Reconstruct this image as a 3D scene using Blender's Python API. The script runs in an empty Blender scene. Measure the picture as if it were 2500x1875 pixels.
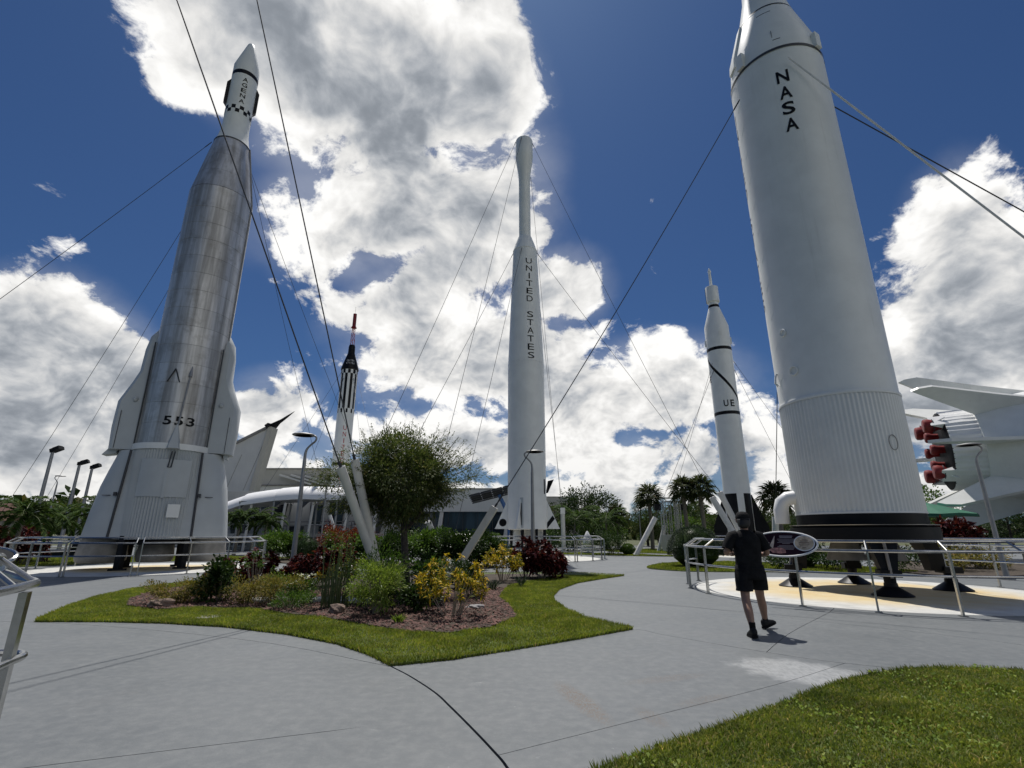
import bpy, bmesh, math, random
import numpy as np
from mathutils import Vector, Matrix
from mathutils.geometry import delaunay_2d_cdt
R = math.radians
SC = bpy.context.scene
COL = SC.collection
rng = np.random.default_rng(7)
random.seed(7)

# ------------------------------------------------------------------ camera
PITCH = math.atan(365 / 1229)
cd = bpy.data.cameras.new('camera'); cam = bpy.data.objects.new('camera', cd); COL.objects.link(cam)
cam.location = (0, 0, 1.45); cam.rotation_euler = (R(90) + PITCH, 0, 0)
cd.sensor_width = 36; cd.sensor_fit = 'HORIZONTAL'; cd.lens = 1229 / 2500 * 36
cd.clip_start = .05; cd.clip_end = 5000
SC.camera = cam

# ------------------------------------------------------------------ sun, sky, exposure
SUN_EL, SUN_AZ = R(66), R(-6)          # azimuth from +Y towards +X
sunv = Vector((math.sin(SUN_AZ) * math.cos(SUN_EL), math.cos(SUN_AZ) * math.cos(SUN_EL), math.sin(SUN_EL)))
sl = bpy.data.lights.new('sun', 'SUN'); so = bpy.data.objects.new('sun', sl); COL.objects.link(so)
sl.energy = 4.2; sl.angle = R(.53); sl.color = (1, .96, .9)
so.rotation_euler = sunv.to_track_quat('Z', 'Y').to_euler()
SC.view_settings.view_transform = 'Standard'; SC.view_settings.look = 'None'
SC.view_settings.exposure = 0.05; SC.view_settings.gamma = 1; SC.view_settings.use_curve_mapping = False
SC.render.engine = 'CYCLES'
cy = SC.cycles
cy.use_denoising = True; cy.max_bounces = 6; cy.diffuse_bounces = 3; cy.glossy_bounces = 3
cy.transmission_bounces = 4; cy.transparent_max_bounces = 8; cy.caustics_reflective = False; cy.caustics_refractive = False

W = bpy.data.worlds.new('World'); SC.world = W; W.use_nodes = True
NT = W.node_tree; NT.nodes.clear()
def wn(t, **k):
    n = NT.nodes.new(t)
    for a, b in k.items(): setattr(n, a, b)
    return n
def wl(a, b): NT.links.new(a, b)
def wmath(op, a, b=None, c=None, clamp=False):
    n = wn('ShaderNodeMath', operation=op, use_clamp=clamp)
    for i, x in enumerate((a, b, c)):
        if x is None: continue
        if isinstance(x, (int, float)): n.inputs[i].default_value = x
        else: wl(x, n.inputs[i])
    return n.outputs[0]
def wss(x, lo, hi, t0=0., t1=1.):
    n = wn('ShaderNodeMapRange', interpolation_type='SMOOTHSTEP')
    wl(x, n.inputs[0])
    for i, v in enumerate((lo, hi, t0, t1)): n.inputs[1 + i].default_value = v
    return n.outputs[0]
def sky_setup():
    out = wn('ShaderNodeOutputWorld'); bg = wn('ShaderNodeBackground'); wl(bg.outputs[0], out.inputs[0])
    bg.inputs[1].default_value = SKY_STRENGTH
    sky = wn('ShaderNodeTexSky', sky_type='NISHITA'); sky.sun_disc = False
    sky.sun_elevation = SUN_EL; sky.sun_rotation = SUN_AZ; sky.altitude = 0
    sky.air_density = 1.0; sky.dust_density = .6; sky.ozone_density = 2.5
    tc = wn('ShaderNodeTexCoord'); D = tc.outputs['Generated']
    sep = wn('ShaderNodeSeparateXYZ'); wl(D, sep.inputs[0])
    z = wmath('MAXIMUM', sep.outputs[2], 0.0)
    # cloud layer coordinate: directions flattened towards the horizon
    den = wmath('ADD', z, .85)
    dv = wn('ShaderNodeVectorMath', operation='SCALE'); wl(D, dv.inputs[0]); wl(wmath('DIVIDE', 1.0, den), dv.inputs['Scale'])
    P = dv.outputs[0]
    def fbm(vec, scale, detail, rough, dist=0.0):
        n = wn('ShaderNodeTexNoise'); n.inputs['Scale'].default_value = scale; n.inputs['Detail'].default_value = detail
        n.inputs['Roughness'].default_value = rough; n.inputs['Distortion'].default_value = dist
        wl(vec, n.inputs['Vector']); return n.outputs[0]
    field = None
    for az, el, ra, re, roll, wgt in CLOUDS:
        a, e = R(az), R(el)
        rad = Vector((math.sin(a) * math.cos(e), math.cos(a) * math.cos(e), math.sin(e)))
        rt = Vector((math.cos(a), -math.sin(a), 0)); up = rt.cross(rad)
        m = Matrix((rt, rad, up)).transposed() @ Matrix.Rotation(R(roll), 3, 'Y')
        mp = wn('ShaderNodeMapping', vector_type='TEXTURE'); wl(D, mp.inputs[0])
        mp.inputs['Location'].default_value = rad; mp.inputs['Rotation'].default_value = m.to_euler('XYZ')
        mp.inputs['Scale'].default_value = (ra, .8, re)
        ln = wn('ShaderNodeVectorMath', operation='LENGTH'); wl(mp.outputs[0], ln.inputs[0])
        v = wss(ln.outputs['Value'], .15, 1.65, wgt, 0.)
        field = v if field is None else wmath('SMOOTH_MAX', field, v, .15)
    # beyond the view: scattered cumulus of the same kind
    gen = wss(fbm(P, 1.1, 2, .5), .46, .66, 0., .9)
    dt = wn('ShaderNodeVectorMath', operation='DOT_PRODUCT'); wl(D, dt.inputs[0]); dt.inputs[1].default_value = (0, math.cos(R(24)), math.sin(R(24)))
    gen = wmath('MULTIPLY', gen, wss(dt.outputs['Value'], .52, .70, 1., 0.))
    field = wmath('MAXIMUM', field, gen)
    # warp, then two octaves sets sampled at the point and a little towards the sun
    wv = wn('ShaderNodeTexNoise'); wv.inputs['Scale'].default_value = 6.; wv.inputs['Detail'].default_value = 3
    wl(P, wv.inputs['Vector'])
    w1 = wn('ShaderNodeVectorMath', operation='MULTIPLY_ADD'); wl(wv.outputs['Color'], w1.inputs[0]); w1.inputs[1].default_value = (.09, .09, .09); wl(P, w1.inputs[2])
    PW = w1.outputs[0]
    def dens(vec, det):
        return fbm(vec, 7.0, det, .65)
    def billow(vec):
        vo = wn('ShaderNodeTexVoronoi', feature='F1', normalize=True); vo.inputs['Scale'].default_value = 9.; vo.inputs['Detail'].default_value = 2.; vo.inputs['Roughness'].default_value = .5
        wl(vec, vo.inputs['Vector']); return wmath('MULTIPLY_ADD', vo.outputs['Distance'], -1., .80)          # rounded, cauliflower-like heads
    f1 = dens(PW, 10); n1 = wmath('ADD', wmath('MULTIPLY', f1, .62), wmath('MULTIPLY', billow(PW), .38))
    off = wn('ShaderNodeVectorMath', operation='ADD'); wl(PW, off.inputs[0]); off.inputs[1].default_value = tuple(sunv * .045)
    n2 = dens(off.outputs[0], 4)
    d1 = wmath('ADD', field, wmath('MULTIPLY', wmath('SUBTRACT', n1, .5), 3.4))
    alpha = wss(d1, .47, .68)
    # thin veil around the edges
    veil = wss(wmath('ADD', wmath('MULTIPLY', field, .8), wmath('SUBTRACT', fbm(P, 2.6, 6, .6), .5)), .25, .85, 0., .24)
    lit = wmath('MULTIPLY_ADD', wmath('SUBTRACT', wmath('MULTIPLY_ADD', n1, .55, wmath('MULTIPLY', f1, .45)), n2), 3.6, .42)          # sun-side relief
    thick = wss(wmath('ADD', field, wmath('MULTIPLY', wmath('SUBTRACT', fbm(PW, 3.4, 5, .55), .5), 1.9)), .66, 1.30)
    b = wmath('SUBTRACT', wmath('ADD', wmath('MULTIPLY', lit, .60), .82), wmath('MULTIPLY', thick, .50))
    b = wmath('MINIMUM', wmath('SMOOTH_MAX', b, .34, .25), 1.12)
    # lower clouds stand against more air
    lowf = wss(z, .0, .25, .86, 1.)
    b = wmath('MULTIPLY', b, lowf)
    cc = wn('ShaderNodeMix', data_type='RGBA'); wl(wss(b, .2, .95), cc.inputs['Factor'])
    cc.inputs[6].default_value = (.78, .87, 1.0, 1); cc.inputs[7].default_value = (1, .99, .97, 1)
    cs = wn('ShaderNodeVectorMath', operation='SCALE'); wl(cc.outputs[2], cs.inputs[0]); wl(wmath('MULTIPLY', b, CLOUD_GAIN), cs.inputs['Scale'])
    tint = wn('ShaderNodeVectorMath', operation='MULTIPLY'); wl(sky.outputs[0], tint.inputs[0]); tint.inputs[1].default_value = SKY_TINT
    mx = wn('ShaderNodeMix', data_type='RGBA')
    wl(wmath('MAXIMUM', alpha, veil), mx.inputs['Factor'])
    wl(tint.outputs[0], mx.inputs[6]); wl(cs.outputs[0], mx.inputs[7])
    wl(mx.outputs[2], bg.inputs[0])
SKY_STRENGTH = .052
CLOUD_GAIN = 17.0
SKY_TINT = (.40, .61, .90)
# azimuth, elevation, half width, half height, roll (degrees; sizes as fractions of a radian), weight
CLOUDS = [(-33.3, 47.0, 0.187, 0.098, 0, 1.05), (-20.0, 46.4, 0.26, 0.162, 0, 1.3), (-7.6, 46.6, 0.16, 0.163, 0, 1.1), (-18.3, 33.9, 0.236, 0.12, -28, 1), (-2.2, 37.8, 0.144, 0.155, 0, 1), (-25.1, 34.7, 0.113, 0.074, -20, 0.8), (-9.7, 27.1, 0.233, 0.101, -28, 0.95), (6.2, 26.9, 0.111, 0.094, 0, 0.95), (-3.5, 20.1, 0.265, 0.137, 0, 1.05), (4.8, 15.4, 0.241, 0.121, 0, 1), (16.1, 15.8, 0.188, 0.11, 0, 1.05), (-14.0, 17.8, 0.131, 0.095, 0, 0.8), (-3.3, 9.9, 0.334, 0.088, 0, 0.95), (15.9, 7.8, 0.223, 0.069, 0, 0.9), (-26.3, 12.3, 0.099, 0.088, 0, 0.95), (-44.9, 14.9, 0.117, 0.124, 0, 1.3), (-40.6, 14.1, 0.093, 0.101, 0, 1.15), (-43.3, 8.3, 0.184, 0.107, 0, 1.2), (45.8, 24.9, 0.085, 0.115, 20, 0.95), (46.1, 16.7, 0.136, 0.145, 0, 1.3), (38.7, 12.2, 0.168, 0.128, 0, 1.1), (27.9, 7.2, 0.164, 0.078, 0, 0.85), (-27.1, 6.8, 0.211, 0.05, 0, 0.8), (-17.0, 10.4, 0.119, 0.054, 0, 0.7), (-12.5, 37.9, 0.161, 0.103, 0, 1), (-35.9, 43.2, 0.112, 0.092, 0, 0.95), (-23.2, 40.5, 0.166, 0.101, -20, 0.95), (-35.7, 3.6, 0.263, 0.038, 0, 0.9), (0.0, 3.8, 0.535, 0.046, 0, 0.9), (32.5, 3.6, 0.282, 0.046, 0, 0.9)]
sky_setup()

# ------------------------------------------------------------------ materials
MATS = {}
def new_mat(name):
    m = bpy.data.materials.new(name); m.use_nodes = True
    nt = m.node_tree; b = nt.nodes['Principled BSDF']; MATS[name] = m
    return m, nt, b
def N(nt, t, ins={}, **k):
    n = nt.nodes.new(t)
    for a, v in k.items(): setattr(n, a, v)
    for a, v in ins.items():
        if hasattr(v, 'is_linked') or isinstance(v, bpy.types.NodeSocket): nt.links.new(v, n.inputs[a])
        else: n.inputs[a].default_value = v
    return n
def col4(c): return (c[0], c[1], c[2], 1)
def mul(c, f): return (c[0] * f, c[1] * f, c[2] * f)
def mix(nt, f, a, b, bt='MIX'):
    n = nt.nodes.new('ShaderNodeMix'); n.data_type = 'RGBA'; n.blend_type = bt
    for i, v in ((0, f), (6, a), (7, b)):
        if isinstance(v, bpy.types.NodeSocket): nt.links.new(v, n.inputs[i])
        elif i == 0: n.inputs[0].default_value = v
        else: n.inputs[i].default_value = col4(v)
    return n.outputs[2]
def ss(nt, x, lo, hi, a=0., b=1.):
    n = N(nt, 'ShaderNodeMapRange', {0: x, 1: lo, 2: hi, 3: a, 4: b}, interpolation_type='SMOOTHSTEP')
    return n.outputs[0]
def noise(nt, vec, s, d=4, r=.55):
    n = N(nt, 'ShaderNodeTexNoise', {'Scale': s, 'Detail': d, 'Roughness': r})
    if vec is not None: nt.links.new(vec, n.inputs['Vector'])
    return n.outputs[0]
def stretch(nt, vec, s):
    n = N(nt, 'ShaderNodeVectorMath', {0: vec, 1: s}, operation='MULTIPLY'); return n.outputs[0]
def bump(nt, b, h, strength, dist=.02):
    n = N(nt, 'ShaderNodeBump', {'Strength': strength, 'Distance': dist, 'Height': h}); nt.links.new(n.outputs[0], b.inputs['Normal'])
def simple(name, c, rough=.5, metal=0., var=.12, vs=3., bmp=0., bs=40., streak=0.):
    m, nt, b = new_mat(name)
    ob = nt.nodes.new('ShaderNodeTexCoord').outputs['Object']
    f = ss(nt, noise(nt, ob, vs, 6, .6), .3, .7)
    cc = mix(nt, f, mul(c, 1 - var), mul(c, 1 + var))
    if streak:
        g = ss(nt, noise(nt, stretch(nt, ob, (1.5, 1.5, .12)), 4, 5, .6), .45, .75, 0, streak)
        cc = mix(nt, g, cc, mul(c, .55))
    nt.links.new(cc, b.inputs['Base Color'])
    b.inputs['Roughness'].default_value = rough; b.inputs['Metallic'].default_value = metal
    if bmp: bump(nt, b, noise(nt, ob, bs, 4), bmp)
    return m
def leafmat(name, stops, rough=.45, trans=.35, patchy=0.):
    m, nt, b = new_mat(name)
    g = nt.nodes.new('ShaderNodeNewGeometry')
    r = nt.nodes.new('ShaderNodeValToRGB'); nt.links.new(g.outputs['Random Per Island'], r.inputs[0])
    el = r.color_ramp.elements
    while len(el) < len(stops): el.new(.5)
    for e, (p, c) in zip(el, stops): e.position = p; e.color = col4(c)
    lc = r.outputs[0]
    if patchy:
        nz = noise(nt, g.outputs['Position'], 1.1, 5, .6); nz2 = noise(nt, g.outputs['Position'], 4.5, 4, .6)
        lc = mix(nt, 1., lc, mix(nt, ss(nt, nz, .3, .7), (1 - patchy, 1 - patchy, 1 - patchy), (1 + patchy * .6, 1 + patchy * .5, 1.)), 'MULTIPLY')
        lc = mix(nt, 1., lc, mix(nt, ss(nt, nz2, .35, .7), (.75, .8, .8), (1.2, 1.1, 1.)), 'MULTIPLY')
    nt.links.new(lc, b.inputs['Base Color']); b.inputs['Roughness'].default_value = rough
    b.inputs['Specular IOR Level'].default_value = .09 if rough < .6 else .05
    t = nt.nodes.new('ShaderNodeBsdfTranslucent'); tc = mix(nt, 1., lc, (1.25, 1.3, .7), 'MULTIPLY'); nt.links.new(tc, t.inputs[0])
    ms = nt.nodes.new('ShaderNodeMixShader'); ms.inputs[0].default_value = trans
    nt.links.new(b.outputs[0], ms.inputs[1]); nt.links.new(t.outputs[0], ms.inputs[2])
    nt.links.new(ms.outputs[0], nt.nodes['Material Output'].inputs[0])
    return m

def concrete_mat():
    m, nt, b = new_mat('painted_concrete')
    pos = nt.nodes.new('ShaderNodeNewGeometry').outputs['Position']
    big = noise(nt, pos, .5, 6, .6); fine = noise(nt, pos, 9, 6, .65); speck = noise(nt, pos, 120, 3, .6)
    c = mix(nt, ss(nt, big, .3, .7), (.098, .111, .120), (.128, .140, .147))
    c = mix(nt, ss(nt, fine, .35, .75, 0, .5), c, (.215, .224, .223))
    c = mix(nt, ss(nt, speck, .3, .7, 0, .45), c, (.105, .112, .116))
    # pale scuffs, worn through the coating
    sc = noise(nt, stretch(nt, pos, (1, 2.6, 1)), 2.1, 8, .72)
    c = mix(nt, ss(nt, sc, .64, .72, 0, .6), c, (.31, .32, .315))
    sp2 = noise(nt, pos, 26, 2, .5); c = mix(nt, ss(nt, sp2, .74, .78, 0, .6), c, (.34, .35, .34))
    dk = noise(nt, stretch(nt, pos, (1.3, .7, 1)), .9, 7, .7)
    c = mix(nt, ss(nt, dk, .56, .78, 0, .45), c, (.105, .108, .108))
    # rubbed brown smear
    def blob(cx, cy, sx, sy, rot):
        mp = N(nt, 'ShaderNodeMapping', {0: pos, 'Location': (cx, cy, 0), 'Rotation': (0, 0, R(rot)), 'Scale': (sx, sy, 1)}, vector_type='TEXTURE')
        ln = N(nt, 'ShaderNodeVectorMath', {0: mp.outputs[0]}, operation='LENGTH'); return ln.outputs['Value']
    fib = noise(nt, stretch(nt, pos, (30, 9, 1)), 2.2, 6, .7)
    for cx, cy, sx, sy, rot, s in ((.62, 5.18, .12, .62, 14, 1.), (1.15, 4.75, .10, .25, 10, .6), (1.6, 5.9, .5, .12, 20, .5), (1.75, 5.2, .35, .10, 30, .5)):
        k = ss(nt, blob(cx, cy, sx, sy, rot), .55, 1.25, 1, 0)
        k2 = N(nt, 'ShaderNodeMath', {0: k, 1: ss(nt, fib, .42, .62, 0, s)}, operation='MULTIPLY').outputs[0]
        c = mix(nt, k2, c, (.125, .095, .07))
    nt.links.new(c, b.inputs['Base Color'])
    # sealer: glossier where it was trowelled smooth; one patch coated to imitate a glare of reflected light
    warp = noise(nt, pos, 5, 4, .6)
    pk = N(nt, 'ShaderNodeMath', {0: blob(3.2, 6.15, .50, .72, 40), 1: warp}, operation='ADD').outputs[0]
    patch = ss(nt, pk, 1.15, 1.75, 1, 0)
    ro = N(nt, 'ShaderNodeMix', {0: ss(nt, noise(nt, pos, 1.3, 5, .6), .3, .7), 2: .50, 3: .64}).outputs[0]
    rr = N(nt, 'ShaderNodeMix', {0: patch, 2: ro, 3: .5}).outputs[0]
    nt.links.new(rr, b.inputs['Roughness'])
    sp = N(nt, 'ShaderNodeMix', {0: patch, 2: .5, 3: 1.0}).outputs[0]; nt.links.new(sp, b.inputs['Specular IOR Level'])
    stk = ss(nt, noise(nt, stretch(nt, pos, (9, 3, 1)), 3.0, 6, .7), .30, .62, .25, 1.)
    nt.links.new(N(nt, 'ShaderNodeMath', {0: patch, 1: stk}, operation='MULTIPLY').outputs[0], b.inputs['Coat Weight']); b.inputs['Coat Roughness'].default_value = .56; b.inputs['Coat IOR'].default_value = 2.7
    h = N(nt, 'ShaderNodeMath', {0: noise(nt, pos, 60, 4), 1: N(nt, 'ShaderNodeMath', {0: noise(nt, stretch(nt, pos, (1, .35, 1)), 22, 3), 1: 1.4}, operation='MULTIPLY').outputs[0]}, operation='ADD').outputs[0]
    bump(nt, b, h, .13, .01)
    return m
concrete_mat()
def pad_mat(name, cx, cy, r_in):
    m, nt, b = new_mat(name)
    pos = nt.nodes.new('ShaderNodeNewGeometry').outputs['Position']
    d = N(nt, 'ShaderNodeVectorMath', {0: pos, 1: (cx, cy, .005)}, operation='DISTANCE').outputs['Value']
    w = N(nt, 'ShaderNodeMath', {0: noise(nt, pos, .8, 5, .6), 1: 1.6, 2: d}, operation='MULTIPLY_ADD').outputs[0]
    k = ss(nt, w, r_in + .9, r_in + 2.2, 1, 0)
    c = mix(nt, ss(nt, noise(nt, pos, 2.2, 7, .65), .3, .75), (.60, .595, .56), (.44, .44, .42))
    c = mix(nt, ss(nt, noise(nt, stretch(nt, pos, (.6, 2, 1)), 1.6, 7, .7), .52, .72, 0, .5), c, (.36, .35, .32))
    y = mix(nt, ss(nt, noise(nt, pos, 1.7, 6, .6), .3, .7), (.60, .43, .17), (.62, .51, .29))
    c = mix(nt, N(nt, 'ShaderNodeMath', {0: k, 1: .85}, operation='MULTIPLY').outputs[0], c, y)
    nt.links.new(c, b.inputs['Base Color']); b.inputs['Roughness'].default_value = .7
    bump(nt, b, noise(nt, pos, 80, 4), .15, .01)
    return m
def rocket_white(name, c=(.80, .81, .785), rough=.42, bs=28):
    m, nt, b = new_mat(name)
    ob = nt.nodes.new('ShaderNodeTexCoord').outputs['Object']
    f = ss(nt, noise(nt, ob, 1.2, 6, .6), .3, .7)
    cc = mix(nt, f, mul(c, .95), mul(c, 1.04))
    g = ss(nt, noise(nt, stretch(nt, ob, (2, 2, .10)), 3.2, 6, .65), .56, .80, 0, .22)
    cc = mix(nt, g, cc, (.42, .41, .37))
    nt.links.new(cc, b.inputs['Base Color']); b.inputs['Roughness'].default_value = rough
    b.inputs['Coat Weight'].default_value = .15; b.inputs['Coat Roughness'].default_value = .3
    bump(nt, b, noise(nt, ob, bs, 5, .6), .10, .01)
    return m
rocket_white('rocket_white'); rocket_white('rocket_white_warm', (.77, .775, .74)); rocket_white('skirt_white', (.47, .50, .51), .6)
rocket_white('fresh_white', (.80, .80, .79), .35)
def steel_skin():
    m, nt, b = new_mat('steel_skin')
    ob = nt.nodes.new('ShaderNodeTexCoord').outputs['Object']
    rnd = nt.nodes.new('ShaderNodeObjectInfo').outputs['Random']
    st = noise(nt, stretch(nt, ob, (1, 1, .06)), 3.0, 8, .62)
    c = mix(nt, ss(nt, st, .34, .66), (.34, .33, .315), (.68, .67, .65))
    c = mix(nt, ss(nt, noise(nt, ob, 1.4, 7, .65), .48, .72, 0, .5), c, (.22, .20, .165))
    c = mix(nt, ss(nt, noise(nt, stretch(nt, ob, (6, 6, .05)), 2.0, 6, .7), .58, .74, 0, .5), c, (.78, .77, .75))
    c = mix(nt, ss(nt, rnd, 0, 1, 0, .18), c, (.27, .27, .26))
    nt.links.new(c, b.inputs['Base Color']); b.inputs['Metallic'].default_value = .6
    nt.links.new(ss(nt, st, .3, .7, .52, .42), b.inputs['Roughness'])
    bump(nt, b, noise(nt, stretch(nt, ob, (1, 1, .4)), 9, 6), .12, .02)
steel_skin()
simple('black_paint', (.008, .008, .009), .42, 0, .3, 2, .05)
simple('black_matte', (.010, .011, .013), .6, 0, .3, 3, .1)
simple('red_paint', (.20, .010, .010), .5, 0, .2, 3)
simple('red_letter', (.40, .02, .03), .5)
simple('rail_steel', (.42, .42, .41), .20, .95, .15, 8, .02, 60)
simple('cable_dark', (.05, .052, .058), .5, .5)
simple('cable_white', (.74, .74, .73), .5)
simple('pole_grey', (.30, .30, .30), .45, .6, .1)
simple('pole_dark', (.10, .10, .11), .5, .3)
simple('anchor_white', (.66, .65, .62), .55, 0, .06, 4, .1, 60, .2)
simple('boot_grey', (.26, .25, .235), .8, 0, .2, 3, .2, 30)
simple('soil', (.055, .042, .030), .95, 0, .4, 6, .5, 40)
simple('lawn_soil', (.075, .10, .025), .95, 0, .35, 3, .4, 40)
simple('far_ground', (.075, .085, .035), .95, 0, .3, .2)
simple('wall_beige', (.50, .48, .42), .75, 0, .06, .4, .05, 20, .15)
simple('wall_light', (.62, .62, .60), .7, 0, .05, .4, .05, 20, .12)
simple('wall_grey', (.40, .40, .385), .7, 0, .06, .5, .05, 20, .1)
simple('membrane', (.82, .82, .82), .5, 0, .03, .6)
simple('dark_trim', (.04, .042, .048), .5)
simple('dark_window', (.018, .022, .030), .08, 0, .3, 1)
simple('roof_red', (.11, .045, .032), .8, 0, .2, 2)
simple('bark', (.10, .082, .064), .9, 0, .35, 9, .8, 24)
simple('bark_dark', (.055, .046, .040), .9, 0, .35, 12, .8, 30)
simple('palm_trunk', (.17, .15, .125), .9, 0, .3, 8, .7, 18)
simple('stem_green', (.10, .13, .045), .6, 0, .3, 8)
simple('stem_pale', (.27, .23, .18), .8, 0, .3, 8)
simple('rock', (.17, .12, .095), .9, 0, .4, 7, .9, 14)
simple('rock_grey', (.26, .25, .25), .9, 0, .3, 7, .9, 14)
simple('stone_white', (.55, .54, .52), .8, 0, .1, 5)
simple('skin', (.30, .17, .115), .5, 0, .08, 12)
simple('cloth_black', (.010, .010, .011), .85, 0, .4, 9, .5, 60)
simple('shoe_black', (.014, .014, .015), .6, 0, .3, 14)
simple('hair_black', (.010, .008, .007), .5, 0, .3, 30, .5, 80)
simple('glass_dark', (.01, .01, .012), .08)
simple('blue_paint', (.03, .10, .28), .4)
simple('solar_panel', (.008, .009, .016), .6)
simple('green_canvas', (.012, .115, .065), .7, 0, .1, 3)
simple('sign_purple', (.030, .009, .015), .6, 0, .5, 1.6)
simple('print_pale', (.55, .44, .36), .45, 0, .25, 14)
simple('print_pink', (.42, .20, .17), .45, 0, .5, 16)
simple('print_grey', (.30, .25, .25), .5)
simple('print_tan', (.52, .42, .30), .45, 0, .3, 12)
simple('joint_fill', (.03, .03, .028), .95)
simple('bark_chip', (.125, .055, .043), .85, 0, .3, 5)
simple('bark_chip_dark', (.075, .045, .034), .9, 0, .3, 5)
leafmat('grass_near', [(0, (0.078, 0.121, 0.023)), (.45, (0.142, 0.189, 0.040)), (.85, (0.221, 0.253, 0.067)), (.97, (0.342, 0.286, 0.132)), (1, (0.484, 0.367, 0.267))], .5, .45, .3)
leafmat('grass_island', [(0, (0.117, 0.165, 0.028)), (.5, (0.193, 0.242, 0.043)), (.9, (0.275, 0.308, 0.079)), (1, (0.385, 0.297, 0.176))], .5, .45, .3)
leafmat('leaf_olive', [(0, (0.041, 0.065, 0.020)), (.5, (0.081, 0.112, 0.036)), (.9, (0.151, 0.173, 0.065)), (1, (0.263, 0.223, 0.101))], .5, .3)
leafmat('leaf_dark', [(0, (.012, .026, .008)), (.6, (.028, .055, .014)), (1, (.055, .085, .024))], .35, .22)
leafmat('leaf_green', [(0, (0.030, 0.066, 0.012)), (.6, (0.066, 0.126, 0.022)), (1, (0.120, 0.180, 0.042))], .4, .32)
leafmat('leaf_lime', [(0, (0.068, 0.115, 0.019)), (.6, (0.162, 0.230, 0.041)), (1, (0.270, 0.311, 0.081))], .4, .35)
leafmat('leaf_ochre', [(0, (0.075, 0.083, 0.021)), (.5, (0.165, 0.150, 0.038)), (.85, (0.255, 0.210, 0.053)), (1, (0.300, 0.180, 0.060))], .5, .3)
leafmat('leaf_croton', [(0, (.045, .07, .012)), (.30, (.10, .12, .016)), (.5, (.34, .26, .02)), (.8, (.58, .42, .05)), (1, (.62, .36, .04))], .4, .3)
leafmat('leaf_red', [(0, (0.022, 0.007, 0.009)), (.6, (0.060, 0.013, 0.015)), (.93, (0.120, 0.024, 0.022)), (1, (0.204, 0.055, 0.050))], .3, .22)
leafmat('leaf_scarlet', [(0, (.05, .014, .010)), (.6, (.13, .025, .016)), (1, (.22, .06, .03))], .4, .3)
leafmat('leaf_palm', [(0, (.018, .040, .010)), (.6, (.042, .078, .018)), (1, (.085, .12, .035))], .7, .25)
leafmat('leaf_sabal', [(0, (.022, .034, .012)), (.6, (.050, .065, .024)), (.93, (.085, .095, .04)), (1, (.16, .12, .07))], .7, .25)
leafmat('leaf_blue', [(0, (.020, .034, .022)), (.6, (.040, .060, .040)), (1, (.07, .092, .06))], .5, .15)
leafmat('petal_white', [(0, (.7, .7, .68)), (1, (.8, .8, .78))], .5, .3)
leafmat('leaf_wood', [(0, (.016, .030, .010)), (.5, (.034, .056, .016)), (.9, (.07, .085, .026)), (1, (.11, .10, .04))], .7, .25)
for _m in ('black_paint', 'black_matte', 'cloth_black', 'shoe_black', 'sign_purple'): MATS[_m].node_tree.nodes['Principled BSDF'].inputs['Specular IOR Level'].default_value = .18
def glass_blue():
    m, nt, b = new_mat('glass_blue')
    ob = nt.nodes.new('ShaderNodeTexCoord').outputs['Object']
    c = mix(nt, ss(nt, noise(nt, stretch(nt, ob, (1.2, 1, .25)), 1.1, 5, .6), .35, .7), (.008, .014, .024), (.03, .055, .085))
    nt.links.new(c, b.inputs['Base Color']); b.inputs['Roughness'].default_value = .06
glass_blue()

# ------------------------------------------------------------------ builders
def prop(o, label=None, cat=None, group=None, kind=None):
    if label: o['label'] = label
    if cat: o['category'] = cat
    if group: o['group'] = group
    if kind: o['kind'] = kind
    return o
def thing(name, label, cat, loc=(0, 0, 0), rz=0., group=None):
    o = bpy.data.objects.new(name, None); COL.objects.link(o); o.location = loc; o.rotation_euler = (0, 0, rz)
    o.empty_display_size = .2
    return prop(o, label, cat, group)
def link(name, me, mat, parent=None, loc=None):
    o = bpy.data.objects.new(name, me); COL.objects.link(o)
    if mat and not me.materials: me.materials.append(MATS[mat])
    if parent: o.parent = parent
    if loc is not None: o.location = loc
    return o
def np_mesh(name, V, F, smooth=False):
    V = np.asarray(V, dtype=np.float32); F = np.asarray(F, dtype=np.int32)
    me = bpy.data.meshes.new(name); k = F.shape[1]
    me.vertices.add(len(V)); me.vertices.foreach_set('co', V.ravel())
    me.loops.add(F.size); me.loops.foreach_set('vertex_index', F.ravel())
    me.polygons.add(len(F)); me.polygons.foreach_set('loop_start', np.arange(len(F), dtype=np.int32) * k)
    me.update(calc_edges=True)
    if smooth: me.polygons.foreach_set('use_smooth', np.ones(len(F), dtype=bool))
    return me
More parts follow.
